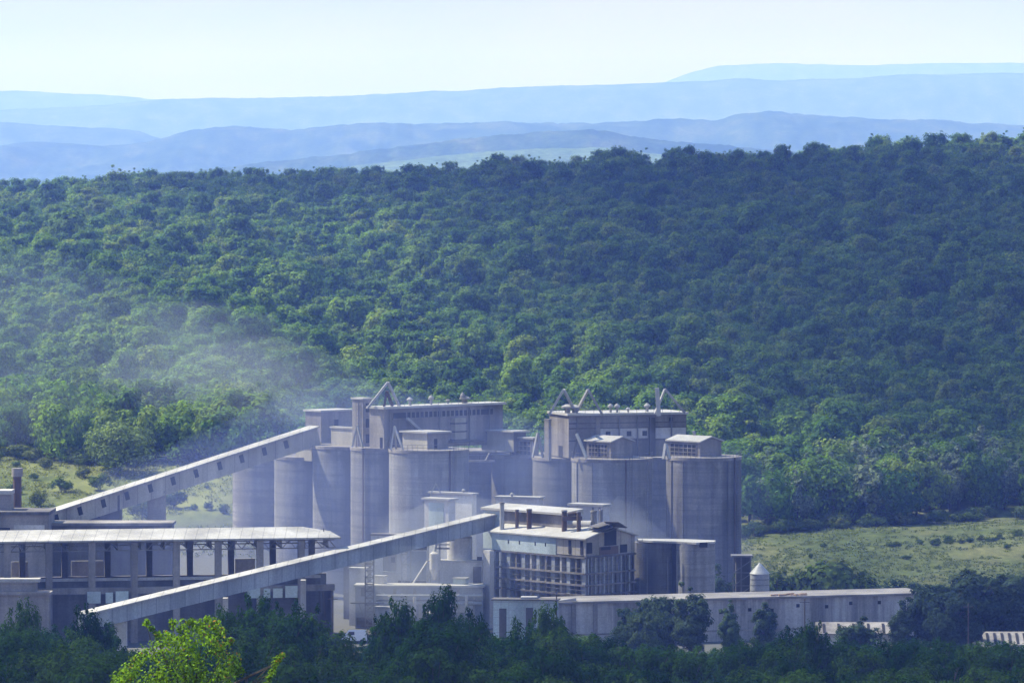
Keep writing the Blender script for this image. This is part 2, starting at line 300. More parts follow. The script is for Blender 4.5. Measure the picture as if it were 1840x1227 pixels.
def sph(rng, n):
    d = rng.normal(size=(n, 3)); return d / np.linalg.norm(d, axis=1, keepdims=True)
def crown_points(rng, rx, rz, cz, nl, lpl, lobe, fmin=.45, spiky=0.0, low=-.75, jit=.28):
    d = sph(rng, nl * 3); d = d[d[:, 2] > low][:nl]; f = rng.uniform(fmin, .86, len(d)) ** .8
    C = d * f[:, None] * np.array([rx, rx * rng.uniform(.85, 1.1), rz]) ; C[:, 2] += cz
    R = lobe * rx * rng.uniform(.65, 1.25, len(d))
    k = max(2, nl // 7); C = np.concatenate([C, rng.normal(size=(k, 3)) * np.array([rx, rx, rz]) * .22 + [0, 0, cz]]); R = np.concatenate([R, np.full(k, lobe * rx * 1.2)])
    if spiky:
        k = int(nl * spiky); s = sph(rng, k); s[:, 2] = np.abs(s[:, 2]) + .08; s /= np.linalg.norm(s, axis=1, keepdims=True)
        C = np.concatenate([C, s * np.array([rx, rx, rz]) * rng.uniform(.95, 1.22, (k, 1)) + [0, 0, cz]]); R = np.concatenate([R, lobe * rx * rng.uniform(.3, .55, k)])
    P = []; N = []
    for c, r in zip(C, R):
        n = int(lpl * (r / (lobe * rx)) ** 2) + 6; q = sph(rng, n); q[:, 2] *= .85
        P.append(c + q * r * rng.uniform(.55, 1.08, (n, 1))); o = (c - [0, 0, cz]); o = o / (np.linalg.norm(o) + .01)
        N.append(q + o * .8 + rng.normal(size=(n, 3)) * jit + [0, 0, .2])
    return np.concatenate(P), np.concatenate(N), C
def trunk_mesh(name, h, r, C, rng, k=60):
    b = MB(); top = Vector((rng.uniform(-.2, .2), rng.uniform(-.2, .2), h * .62)); mid = Vector((top.x * .4, top.y * .4, h * .3))
    b.tube((0, 0, -.6), mid, r * 1.25, r * .85, 9); b.tube(mid, top, r * .85, r * .45, 8); b.tube(top, (top.x, top.y, h * .9), r * .45, r * .12, 7)
    for i in rng.choice(len(C), min(k, len(C)), replace=False):
        c = Vector(C[i]); s = mid.lerp(top, rng.uniform(.1, .95)); e = s.lerp(c, .5) + Vector((0, 0, .3)); b.tube(s, e, r * .35, r * .2, 6); b.tube(e, c, r * .2, r * .06, 6)
    me = bpy.data.meshes.new(name); me.from_pydata(b.v, [], b.f); me.polygons.foreach_set("use_smooth", b.sm); me.materials.append(BARK); me.update(); return me
def tree_kind(name, seed, H, rx, rz, nl, lpl, leaf, lobe, mat_, spiky=0.0, tr=.2, fmin=.45, low=-.75, jit=.28):
    rng = np.random.default_rng(seed); P, N, C = crown_points(rng, rx, rz, H - rz, nl, lpl, lobe, fmin, spiky, low, jit)
    return dict(crown=leaf_mesh("crown", P, N, leaf, mat_, rng), trunk=trunk_mesh("trunk", H, tr, C, rng), H=float(np.percentile(P[:, 2], 99.5)), name=name, rx=rx)
def plant(kind, x, y, H, label, cat, group=None, wide=1.0, rz=None, sink=0.0, z=None):
    z = float(ground_z(x, y)) if z is None else z
    t = thing(kind['name'], label, cat, (x, y, z - sink), group)
    s = H / kind['H']; t.scale = (s * wide, s * wide, s); t.rotation_euler = (0, 0, random.uniform(0, 6.28) if rz is None else rz)
    for k in ('crown', 'trunk'):
        o = bpy.data.objects.new(k, kind[k]); COL.objects.link(o); o.parent = t; kind.setdefault('obj_' + k, o)
    return t
KF = [tree_kind("forest_tree", 100 + i, H, rx, rz, nl, 95, .40, lo, LEAF_FOREST, sp_, jit=.16, low=-.95) for i, (H, rx, rz, nl, lo, sp_) in enumerate([(12, 4.9, 5.7, 19, .40, .1), (13.5, 4.0, 6.4, 22, .40, .2), (10, 5.5, 4.7, 20, .36, .05), (12, 3.5, 5.8, 15, .46, .3), (11, 5.0, 5.2, 15, .44, .1), (15, 4.8, 7.0, 27, .36, .15), (9, 4.4, 4.3, 16, .40, .2)])]
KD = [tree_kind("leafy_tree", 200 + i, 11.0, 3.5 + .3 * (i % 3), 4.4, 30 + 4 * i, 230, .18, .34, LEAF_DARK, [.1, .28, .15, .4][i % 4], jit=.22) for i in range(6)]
KB = [tree_kind("dusty_tree", 300 + i, 11.0, 3.9, 5.2, 46, 260, .22, .32, LEAF_BLUE, .3, low=-.95) for i in range(3)]
KP = [tree_kind("poplar_tree", 330 + i, 13.0, 2.4, 6.3, 64, 190, .2, .36, LEAF_BLUE, .04, low=-.95) for i in range(3)]
KG = [tree_kind("silvery_tree", 350 + i, 9.0, 3.6, 4.0, 28, 90, .28, .34, LEAF_GREY, .2) for i in range(2)]
LEAF_PALE = leafmat("pale green leaves", [(.12, .17, .06), (.13, .18, .06)])
KL = tree_kind("forest_tree", 395, 10.0, 5.2, 4.9, 26, 150, .26, .36, LEAF_PALE, .05, low=-.95, jit=.16)
KS = [tree_kind("shrub", 370 + i, 3.0, 1.7, 1.45, 14, 70, .17, .42, LEAF_SHRUB, .3, .06, low=-.9) for i in range(4)]
KSD = [tree_kind("shrub", 380 + i, 4.0, 2.2, 1.95, 18, 80, .2, .42, LEAF_BLUE, .3, .07, low=-.9) for i in range(3)]

# foreground wood: tree tops follow the outline of the wood in front of the works
CONT = [(-80, 1105), (0, 1108), (40, 1086), (75, 1112), (130, 1106), (160, 1096), (195, 1122), (235, 1142), (300, 1142), (380, 1118), (410, 1094), (470, 1076), (540, 1086), (590, 1116), (620, 1150), (655, 1150), (690, 1108), (715, 1086), (742, 1104), (790, 1064), (815, 1092), (850, 1098), (880, 1124), (930, 1116), (985, 1090), (1010, 1130), (1050, 1142), (1110, 1152), (1200, 1166), (1300, 1158), (1400, 1152), (1460, 1122), (1480, 1150), (1540, 1150), (1600, 1152), (1700, 1146), (1760, 1152), (1840, 1160), (1960, 1150)]
rr = random.Random(5); nfg = 0
WOODL = ["dark green leafy tree in the dense shaded wood in front of the works", "dark tree with loose twiggy top in the shaded wood before the works", "mid green full crowned tree low in the shaded front wood"]
def wood_tree(px, top, Y, big=1.0, kind=None, label=None):
    global nfg
    x = X(px, Y); H = Z(top, Y) - float(ground_z(x, Y))
    if H < 2.5: return
    k = kind or KD[rr.randrange(len(KD))]
    i = 1 if k in (KD[1], KD[3]) else (2 if nfg % 2 else 0)
    plant(k, x, Y, H, label or WOODL[i], "tree", "trees of the shaded wood in front of the works", wide=big * min(1.5, max(.8, 9.5 / H)) * rr.uniform(.85, 1.1)); nfg += 1
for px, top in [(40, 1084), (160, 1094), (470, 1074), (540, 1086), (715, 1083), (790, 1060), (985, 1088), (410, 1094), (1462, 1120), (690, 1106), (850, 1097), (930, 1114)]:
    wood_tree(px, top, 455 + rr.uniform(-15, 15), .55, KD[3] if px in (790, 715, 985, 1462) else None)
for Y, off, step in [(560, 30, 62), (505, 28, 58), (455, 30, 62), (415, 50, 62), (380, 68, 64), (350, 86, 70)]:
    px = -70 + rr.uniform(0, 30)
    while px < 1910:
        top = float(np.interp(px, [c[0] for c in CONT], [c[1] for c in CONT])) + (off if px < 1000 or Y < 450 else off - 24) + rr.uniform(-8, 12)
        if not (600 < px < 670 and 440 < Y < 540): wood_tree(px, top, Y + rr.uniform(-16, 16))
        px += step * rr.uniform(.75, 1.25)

# bright near tree, its crown top reaching into the frame
rng = np.random.default_rng(11); YT = 140.0
tx = X(325, YT); tz0 = float(ground_z(tx, YT)); ztop = Z(1108, YT)
tree = thing("oak_tree", "sunlit yellow green tree with reddish leaf tips, nearest of all", "tree", (tx, YT, tz0))
lob = []
for px, py, r in [(330, 1150, .62), (370, 1140, .5), (290, 1165, .55), (395, 1160, .5), (262, 1119, .16), (272, 1128, .14), (283, 1140, .17), (300, 1145, .3), (355, 1125, .32), (385, 1122, .28), (395, 1135, .26), (330, 1128, .34), (420, 1185, .32), (405, 1205, .5), (255, 1180, .4), (235, 1205, .42), (215, 1222, .4), (300, 1210, .7), (350, 1215, .75), (395, 1230, .6), (340, 1180, .7), (270, 1240, .8), (330, 1260, 1.0), (410, 1260, .7), (210, 1260, .6), (428, 1205, .25), (415, 1150, .16), (345, 1300, 1.2), (260, 1300, 1.1), (500, 1182, .17), (494, 1192, .15), (490, 1206, .16), (484, 1218, .17), (480, 1230, .2), (470, 1250, .35), (455, 1275, .5), (420, 1310, .8), (507, 1177, .12), (310, 1120, .2), (342, 1116, .16), (372, 1112, .15)]:
    for rep in range(2):
        c = at(px, py, YT) - Vector((tx, YT, tz0)); lob.append((c + Vector((0, rng.uniform(-1.1, 1.1) * (1 if r > .3 else .3), 0)), r))
P = []; N = []; T = []
for c, r in lob:
    r = r * .86; n = int(500 * r ** 1.6) + 14; q = sph(rng, n); pp = np.array(c) + q * r * rng.uniform(.4, 1.1, (n, 1)); P.append(pp); N.append(q + rng.normal(size=(n, 3)) * .6 + [-.1, 0, .35])
    ox = np.clip((pp[:, 0] - .95) / .8, 0, 1) * np.clip((pp[:, 2] - 6.6) / .6, 0, 1); T.append((rng.uniform(0, 1, n) < .01 + .2 * ox) * rng.uniform(.4, 1, n))
P = np.concatenate(P); N = np.concatenate(N); T = np.concatenate(T)
o = bpy.data.objects.new("crown", leaf_mesh("crown", P, N, .059, LEAF_BRIGHT, rng, T, .6)); COL.objects.link(o); o.parent = tree
o = bpy.data.objects.new("trunk", trunk_mesh("trunk", ztop - tz0, .16, np.array([c for c, r in lob]), rng, 26)); COL.objects.link(o); o.parent = tree

# trees and shrubs around the works
def tree_at(kind, px, top, Y, label, cat="tree", group=None, wide=1.0):
    x = X(px, Y); return plant(kind, x, Y, Z(top, Y) - float(ground_z(x, Y)), label, cat, group, wide)
g1 = "dusty blue green trees beside the works"
tree_at(KP[0], 1243, 1058, 632, "tallest dark poplar standing before the long low building", "tree", g1, 1.15)
tree_at(KB[0], 1188, 1074, 640, "broad blue green tree touching the left side of the tall poplar", "tree", g1, .9)
tree_at(KB[1], 1138, 1090, 636, "lower blue green tree at the left end of the poplar clump", "tree", g1, .9)
tree_at(KB[2], 1165, 1100, 622, "small bushy tree in front of the poplar clump", "tree", g1, .8)
tree_at(KP[1], 1312, 1086, 640, "slim dark poplar with two tops before the low building wall", "tree", g1, 1.0)
tree_at(KP[2], 1371, 1086, 642, "slender leaning poplar right of the two topped poplar", "tree", g1, 1.1)
tree_at(KP[1], 1625, 1080, 648, "dark rounded poplar at the right end of the low building", "tree", g1, 1.35)
tree_at(KB[1], 1545, 1118, 600, "spreading low tree in front of the pale lean-to roof", "tree", g1, 1.2)
tree_at(KB[0], 1682, 1052, 650, "loose crowned dark tree just right of the low building", "tree", g1, .95)
tree_at(KB[2], 1755, 1030, 655, "biggest dark tree at the right edge of the works", "tree", g1, 1.15)
tree_at(KB[0], 1822, 1034, 660, "dark tree cut by the right edge of the picture", "tree", g1, 1.1)
tree_at(KB[1], 1715, 1062, 640, "lower dark tree between the two biggest right hand trees", "tree", g1, 1.0)
for i, (px, top) in enumerate([(1397, 1030), (1425, 1026), (1455, 1022), (1486, 1012), (1512, 1010), (1535, 1022), (1552, 1036)]):
    tree_at(KS[i % 4], px, top, 722 + 4 * (i % 3), ["low leafy shrub in the row beside the small metal silo", "taller leafy shrub near the right end of the shrub row"][1 if 3 <= i <= 5 else 0], "shrub", "shrub row behind the long low building", 1.0)
tree_at(KSD[1], 1605, 1040, 725, "lone round shrub in the field right of the shrub row", "shrub")
tree_at(KSD[2], 1640, 1046, 722, "smaller shrub next to the lone round shrub in the field", "shrub")
tree_at(KSD[0], 1300, 1018, 716, "ragged bush against the foot of the right end silo", "shrub", None, .8)
fr = random.Random(3)
for i in range(26):
    px = fr.uniform(1350, 1900); Y = fr.uniform(760, 930); x = X(px, Y)
    plant(KS[i % 4], x, Y, fr.uniform(.5, 1.5), "small scattered shrub in the rough grass field right of the silos", "shrub", "scattered shrubs in the rough field", fr.uniform(1.0, 2.2))
for i in range(34):
    px = fr.uniform(1600, 1840); Y = 850 + (px - 1600) * .06 + fr.uniform(-4, 4); x = X(px, Y)
    plant(KS[i % 4], x, Y, fr.uniform(.5, 1.2), "low shrub in the dark hedge line crossing the rough field", "shrub", "hedge line crossing the field", 1.5)
for px, top, Y, lab, wd in [(215, 758, 854, "big rounded pale green tree above the clearing on the left", 1.25), (118, 792, 868, "small round tree left of the big pale tree in the clearing", 1.0), (318, 742, 868, "tall full tree right of the big pale tree, behind the sloping gallery", 1.0)]:
    tree_at(KL if px == 215 else KF[4], px, top, Y, lab, "tree", None, wd)
for i, (px, top, Y, h) in enumerate([(312, 876, 815, 1), (375, 900, 812, 1), (372, 872, 835, 1), (350, 905, 812, .8), (150, 836, 850, 1), (60, 850, 846, 1), (85, 822, 860, 1), (30, 826, 862, 1), (180, 850, 835, 1), (400, 905, 808, .9), (255, 890, 800, .9), (110, 858, 832, 1.1), (65, 880, 815, .8), (28, 868, 830, 1)]):
    tree_at((KSD if i in (0, 1, 2) else KS)[i % 3], px, top, Y, ["round dark bush beside the gallery pier in the left clearing", "low yellow green bush in the dry grass of the left clearing"][0 if i == 0 else 1], "shrub", None if i == 0 else "bushes in the left clearing", 1.3 * h)

# hillside forest: the nearest visible trees one by one, the rest as one mass
rf = np.random.default_rng(42); pts = []; sp = 6.8; ys = np.arange(850, 1990, sp * .86)
for r_, yy in enumerate(ys):
    half = 1750 / F * yy; xx = np.arange(-half, half, sp) + (r_ % 2) * sp * .5
    pts.append(np.stack([xx + rf.uniform(-1.9, 1.9, len(xx)), yy + rf.uniform(-1.9, 1.9, len(xx))], 1))
pts = np.concatenate(pts); ppx = 920 + pts[:, 0] / pts[:, 1] * F
edge = np.interp(ppx, [-400, 0, 80, 200, 330, 420, 560, 1240, 1340, 1500, 1840, 2300], [885, 876, 872, 866, 870, 862, 880, 895, 884, 893, 905, 915]) + fbm(pts[:, 0] / 16, pts[:, 0] * 0, 4, 3) * 16
keep = (pts[:, 1] > edge) & ((rf.random(len(pts)) > .05) | (pts[:, 1] < edge + 30)); pts = pts[keep]; ppx = ppx[keep]; edge = edge[keep]
order = np.argsort(pts[:, 1] - edge + np.where((ppx > 440) & (ppx < 1330), 1e4, 0) + np.where((ppx < -20) | (ppx > 1860), 1e4, 0))
NIND = 118; ind = order[:NIND]; rest = order[NIND:]
for j in ind:
    x, y = pts[j]; p_ = ppx[j]; u = rf.random()
    if p_ > 1330 and u < .3: k = KG[int(u * 10) % 2]; lab = "silvery grey green tree at the forest edge behind the field"
    else: k = KF[rf.integers(7)]; lab = "green full crowned tree at the forest edge behind the field" if p_ > 1000 else "green tree at the forest edge above the left clearing"
    plant(k, x, y, rf.uniform(9.5, 15), lab, "tree", "trees along the lower edge of the hillside forest", rf.uniform(.8, 1.05))
R_ = pts[rest]; zz_ = ground_z(R_[:, 0], R_[:, 1]); me = bpy.data.meshes.new("forest"); me.vertices.add(len(R_)); me.vertices.foreach_set("co", np.column_stack([R_, zz_]).ravel()); me.update()
for n_, ty, vals in [("rot", 'FLOAT', rf.uniform(0, 6.28, len(R_))), ("scl", 'FLOAT', rf.uniform(.5, 1.05, len(R_)) * np.where(rf.random(len(R_)) < .08, 1.25, 1) * (1 + .7 * fbm(R_[:, 0] / 40, R_[:, 1] / 40, 8, 3))), ("idx", 'INT', rf.integers(0, 7, len(R_)))]:
    a = me.attributes.new(n_, ty, 'POINT'); a.data.foreach_set("value", vals.astype(np.float32 if ty == 'FLOAT' else np.int32))
forest = bpy.data.objects.new("forest", me); COL.objects.link(forest); tag(forest, "dense green deciduous forest covering the whole hillside behind the works", "forest", None, "stuff")
ng = bpy.data.node_groups.new("forest scatter", 'GeometryNodeTree'); ng.interface.new_socket("Geometry", in_out='INPUT', socket_type='NodeSocketGeometry'); ng.interface.new_socket("Geometry", in_out='OUTPUT', socket_type='NodeSocketGeometry')
def gn(t): return ng.nodes.new(t)
gi, go, iop, jn = gn("NodeGroupInput"), gn("NodeGroupOutput"), gn("GeometryNodeInstanceOnPoints"), gn("GeometryNodeJoinGeometry")
for k in KF:
    if 'obj_crown' not in k: plant(k, 60, 1000, 10, "green tree in the hillside forest", "tree", "trees along the lower edge of the hillside forest")
    oi = gn("GeometryNodeObjectInfo"); oi.inputs['Object'].default_value = k['obj_crown']; oi.inputs['As Instance'].default_value = True; ng.links.new(oi.outputs['Geometry'], jn.inputs[0])
def named(n, t):
    a = gn("GeometryNodeInputNamedAttribute"); a.data_type = t; a.inputs[0].default_value = n
    return next(s for s in a.outputs if s.enabled and s.name == 'Attribute')
cx_ = gn("ShaderNodeCombineXYZ"); cs_ = gn("ShaderNodeCombineXYZ")
ng.links.new(named("rot", 'FLOAT'), cx_.inputs[2]); sa = named("scl", 'FLOAT')
for i in range(3): ng.links.new(sa, cs_.inputs[i])
ng.links.new(gi.outputs[0], iop.inputs['Points']); ng.links.new(jn.outputs[0], iop.inputs['Instance']); iop.inputs['Pick Instance'].default_value = True
ng.links.new(named("idx", 'INT'), iop.inputs['Instance Index']); ng.links.new(cx_.outputs[0], iop.inputs['Rotation']); ng.links.new(cs_.outputs[0], iop.inputs['Scale']); ng.links.new(iop.outputs[0], go.inputs[0])
forest.modifiers.new("scatter", 'NODES').node_group = ng
rs = random.Random(12)
for px, top, Y in [(308, 284, RIDGE_Y), (770, 275, RIDGE_Y), (548, 292, RIDGE_Y), (1348, 244, RIDGE_Y), (1240, 262, RIDGE_Y), (1545, 247, RIDGE_Y), (1610, 250, RIDGE_Y), (1815, 230, RIDGE_Y), (1838, 236, RIDGE_Y), (905, 283, RIDGE_Y)]:
    x = X(px, Y); H = min(11.5, max(7, Z(top, Y) - float(ground_z(x, Y))))
    plant(KF[rs.randrange(7)], x, Y, H, "taller tree standing above the skyline of the forest ridge", "tree", "taller trees on the forest ridge", 1.0)

rg = np.random.default_rng(77)
def grass(label, n, px0, px1, y0, y1, mat_, h):
    ppx_ = rg.uniform(px0, px1, n); yy = rg.uniform(y0, y1, n); ok = fbm(ppx_ / 60, yy / 9, 6, 3) > -.08; ppx_ = ppx_[ok]; yy = yy[ok]; xx = X(ppx_, yy); zg = ground_z(xx, yy); P = []; N = []
    for j in range(7):
        hh = rg.uniform(.1, h, len(xx)); P.append(np.stack([xx + rg.normal(size=len(xx)) * .35, yy + rg.normal(size=len(xx)) * .35, zg + hh], 1)); N.append(rg.normal(size=(len(xx), 3)) * .6 + [0, -.3, .5])
    o = bpy.data.objects.new("grass", leaf_mesh("grass", np.concatenate(P), np.concatenate(N), .2, mat_, rg)); COL.objects.link(o); return tag(o, label, "grass", None, "stuff")
GRASS = leafmat("rough grass", [(.115, .140, .058), (.115, .140, .058)], .4, .35); GRASSD = leafmat("dry grass", [(.16, .175, .06), (.16, .175, .06)], .3, .5)
grass("rough green grass tussocks over the sloping field right of the silos", 5500, 1290, 1960, 745, 905, GRASS, .26)
grass("dry yellow grass tussocks in the left clearing below the forest", 4500, -60, 470, 770, 875, GRASSD, .5)
for i in range(80):
    px = fr.choice([fr.uniform(-20, 430), fr.uniform(1335, 1520), fr.uniform(1500, 1870)]); ye = float(np.interp(px, [0, 80, 200, 330, 420, 1340, 1500, 1840], [876, 872, 866, 870, 862, 884, 893, 905])) - 3 + fr.uniform(-3, 4); x = X(px, ye)
    plant(KS[i % 4], x, ye, fr.uniform(1.5, 3.2), "leafy undergrowth bush along the foot of the hillside forest", "shrub", "undergrowth bushes along the forest foot", fr.uniform(1.0, 1.7))

# ------------------------------------------------------------------ the works
A0 = 47.0
def axes(al): return Vector((math.cos(rad(al)), -math.sin(rad(al)))), Vector((math.sin(rad(al)), math.cos(rad(al))))
class UB:                                     # building with its nearest corner at a photo column: left face and right face seen
    def __init__(s, px, y_top, y_bot, Y, wl, wr, al=A0):
        s.u, s.v = axes(al); s.al = al; s.c = Vector((X(px, Y), Y)); s.Y = Y
        s.L = M(wl, Y) / math.cos(rad(al)); s.R = M(wr, Y) / math.sin(rad(al)); s.z1 = Z(y_top, Y); s.z0 = Z(y_bot, Y) if y_bot is not None else 0.0
    def pt(s, a, b): q = s.c - s.u * a + s.v * b; return (q.x, q.y)          # a metres along the left face, b along the right face
    def plan(s, o=0.0): return [s.pt(s.L + o, -o), s.pt(-o, -o), s.pt(-o, s.R + o), s.pt(s.L + o, s.R + o)]
    def base(s, z=None): q = s.c - s.u * s.L / 2 + s.v * s.R / 2; return (q.x, q.y, s.z0 if z is None else z)
    def left(s, mb, a0, a1, z0, z1, d=.06, inn=.05):                           # slab on the left face; a measured from the corner
        return mb.prism([s.pt(a1, -d), s.pt(a0, -d), s.pt(a0, inn), s.pt(a1, inn)], z0, z1)
    def right(s, mb, b0, b1, z0, z1, d=.06, inn=.05):
        return mb.prism([s.pt(-d, b0), s.pt(-d, b1), s.pt(inn, b1), s.pt(inn, b0)], z0, z1)
def parts(name, mats, root, mbs): return [b.build(name, mats, root) for b in mbs]

def gable(ub, rise, over, th=.22):                                            # gable roof, ridge along the left face
    b = MB(); R = ub.R; z = ub.z1
    for s0, s1 in ((-over, R / 2), (R + over, R / 2)):
        zl = z - rise * over / (R / 2)
        P0, P1 = ub.pt(ub.L + over, s0), ub.pt(-over, s0); Q0, Q1 = ub.pt(ub.L + over, s1), ub.pt(-over, s1)
        b.hexa([(*P0, zl), (*P1, zl), (*Q1, z + rise), (*Q0, z + rise)], [(*P0, zl + th), (*P1, zl + th), (*Q1, z + rise + th), (*Q0, z + rise + th)])
    return b
def gable_wall(ub, rise):
    b = MB(); b.prism(ub.plan(), ub.z0, ub.z1)
    for a in (0, ub.L):
        p0, p1, p2 = ub.pt(a, 0), ub.pt(a, ub.R), ub.pt(a, ub.R / 2); a2 = a + .25 if a == 0 else a - .25
        q0, q1, q2 = ub.pt(a2, 0), ub.pt(a2, ub.R), ub.pt(a2, ub.R / 2)
        b.add([(*p0, ub.z1), (*p1, ub.z1), (*p2, ub.z1 + rise), (*q0, ub.z1), (*q1, ub.z1), (*q2, ub.z1 + rise)], [(0, 1, 2), (5, 4, 3), (0, 2, 5, 3), (1, 4, 5, 2)])
    return b
def simple_house(name, label, cat, ub, wall, roof, over=.35, th=.3, group=None, rise=0.0, z0=None):
    if z0 is not None: ub.z0 = z0
    t = thing(name, label, cat, ub.base(), group)
    if rise: gable_wall(ub, rise).build("wall", wall, t); r = gable(ub, rise, over).build("roof", roof, t)
    else: MB().prism(ub.plan(), ub.z0, ub.z1 - .003).build("wall", wall, t); r = MB().prism(ub.plan(over), ub.z1, ub.z1 + th).build("roof", roof, t)
    return t, r
def window_on(ub, t, side, a0, a1, z0, z1, bars=(0, 0), frame=None, name="window", glass='dark', d=.06):
    f = MB(); (ub.left if side == 'l' else ub.right)(f, a0, a1, z0, z1, d)
    o = f.build(name, MT[glass], t)
    if sum(bars):
        g = MB(); fn = ub.left if side == 'l' else ub.right
        for i in range(bars[0] + 1):
            a = a0 + (a1 - a0) * i / max(1, bars[0]); fn(g, a - .06, a + .06, z0, z1, d + .06)
        for i in range(bars[1] + 1):
            z = z0 + (z1 - z0) * i / max(1, bars[1]); fn(g, a0 - .06, a1 + .06, z - .06, z + .06, d + .09)
        g.build("frame", frame or MT['conc'], o)
    return o
def vent(t, p, h, r):
    b = MB(); b.cyl(p.x, p.y, p.z - .2, p.z + h * .6, r * .45, n=14); b.cyl(p.x, p.y, p.z + h * .55, p.z + h * .75, r, r * 1.05, n=16); b.cyl(p.x, p.y, p.z + h * .75, p.z + h, r * 1.05, r * .3, n=16)
    return b.build("roof_vent", MT['pale_frame'], t)
def tri_frame(t, apex, feet, w=.55, mat_='pale_frame', name="triangular_frame"):
    b = MB()
    for f in feet: b.beam(apex, f, w, w)
    return b.build(name, MT[mat_], t)

# --- silos
def silo(px_l, px_r, top, Yc, mat_, label, pil=0, h0=0.0, rail=0, pipe=None):
    r = M((px_r - px_l) / 2, Yc); cx = X((px_l + px_r) / 2, Yc); zt = Z(top, Yc - r)
    t = thing("silo", label, "silo", (cx, Yc, h0), "round concrete storage silos")
    MB().cyl(cx, Yc, h0 - .5, zt - .55, r, n=72).build("shell", MT[mat_], t)
    MB().cyl(cx, Yc, zt - .552, zt, r + .14, n=72).build("rim", MT['conc'], t)
    if pil:
        for i in range(pil):
            a = rad(-150 + 120 * i / max(1, pil - 1)); b = MB(); ex = Vector((math.cos(a), math.sin(a), 0)); ey = Vector((-ex.y, ex.x, 0)); c0 = Vector((cx, Yc, h0)) + ex * (r + .02); c1 = Vector((cx, Yc, zt - .6)) + ex * (r + .02)
            b.beam(c0, c1, .35, .18, up=ey); b.build("rib", MT[mat_], t)
    if rail:
        b = MB(); q = [Vector((cx + r * math.cos(rad(a)), Yc + r * math.sin(rad(a)), zt)) for a in range(175, 366, 8)]
        for i, p_ in enumerate(q):
            b.beam(p_, p_ + Vector((0, 0, 1.0)), .06)
            if i: b.beam(q[i - 1] + Vector((0, 0, 1)), p_ + Vector((0, 0, 1)), .06); b.beam(q[i - 1] + Vector((0, 0, .5)), p_ + Vector((0, 0, .5)), .05)
        b.build("railing", MT['steel'], t)
    if pipe is not None:
        a = rad(pipe); e = Vector((math.cos(a), math.sin(a), 0)); b = MB(); p_ = Vector((cx, Yc, 0)) + e * (r + .22); b.tube(p_ + Vector((0, 0, h0)), p_ + Vector((0, 0, zt)), .13, n=8)
        sd = Vector((-e.y, e.x, 0)); b.build("downpipe", MT['rust'], t); b = MB()
        for k in (.7, 1.25): b.beam(p_ + sd * k + Vector((0, 0, h0)), p_ + sd * k + Vector((0, 0, zt + .9)), .08)
        for k in range(int(zt / .45)): b.beam(p_ + sd * .7 + Vector((0, 0, .45 * k)), p_ + sd * 1.25 + Vector((0, 0, .45 * k)), .05)
        b.build("ladder", MT['steel'], t)
    return t, Vector((cx, Yc, zt)), r
SR = 71.5
silo(418, 561, 827, 793, 'silo_b', "leftmost round concrete silo with horizontal dark bands under the upper gallery")
silo(493, 636, 822, 781, 'silo_a', "plain lower silo second from the left, a small cream cabin on top")
silo(562, 705, 803, 769, 'silo_a', "third silo from the left, below the flat roofed gallery head")
silo(630, 773, 806, 757, 'silo_a', "fourth silo from the left, below the slim stair tower", pipe=-130)
silo(699, 842, 810, 745, 'silo_d', "widest looking silo of the left battery, right before the dark gap", rail=1, pipe=-58)
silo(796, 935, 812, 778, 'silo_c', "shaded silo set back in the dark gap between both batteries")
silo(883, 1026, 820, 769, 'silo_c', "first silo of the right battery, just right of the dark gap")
silo(957, 1100, 824, 757, 'silo_a', "second silo of the right battery, half hidden by the pale wide one")
silo(1027, 1172, 826, 745, 'silo_d', "pale dusty silo in the middle of the right battery with vertical ribs", 5, rail=1, pipe=-72)
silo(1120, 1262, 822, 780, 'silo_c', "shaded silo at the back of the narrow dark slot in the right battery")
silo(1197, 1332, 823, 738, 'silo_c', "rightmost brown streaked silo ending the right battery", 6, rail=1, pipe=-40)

# --- left battery head houses
u = UB(577, 740, 804, 775, 30, 55); u.z0 = 23.6
t, r = simple_house("gallery_head", "flat roofed concrete gallery head where the upper sloping gallery arrives", "building", u, MT['conc'], MT['roof'], .3)
window_on(u, t, 'r', 3.2, 4.2, u.z1 - 2.7, u.z1 - 1.5)
u = UB(635, 771, 804, 764, 42, 8); simple_house("cabin", "small cream cabin with white roof on the third silo from the left", "cabin", u, MT['cream'], MT['roof_white'], .2)
u = UB(560, 805, 824, 772, 30, 6); u.z0 = 23.9; simple_house("cabin", "tiny cream cabin under the top end of the upper gallery", "cabin", u, MT['cream'], MT['roof'], .15, .2)
u = UB(652, 718, 806, 757, 20, 15); t, r = simple_house("stair_tower", "slim grey stair tower left of the main head house", "tower", u, MT['conc'], MT['roof'], .2)
for k in range(3): window_on(u, t, 'r', .7, 1.5, u.z0 + 1 + 2.8 * k, u.z0 + 2.6 + 2.8 * k)
b = MB()
for k in range(14): b.beam((*u.pt(1.0, -.25), u.z0 + .5 + .6 * k), (*u.pt(1.6, -.25), u.z0 + .5 + .6 * k), .07)
for a in (1.0, 1.6): b.beam((*u.pt(a, -.25), u.z0), (*u.pt(a, -.25), u.z1), .09)
b.build("ladder", MT['steel'], t)
ap = at(642, 765, 752); tri_frame(t, ap, [at(633, 803, 752), at(652, 803, 750), at(640, 803, 755)], .3)
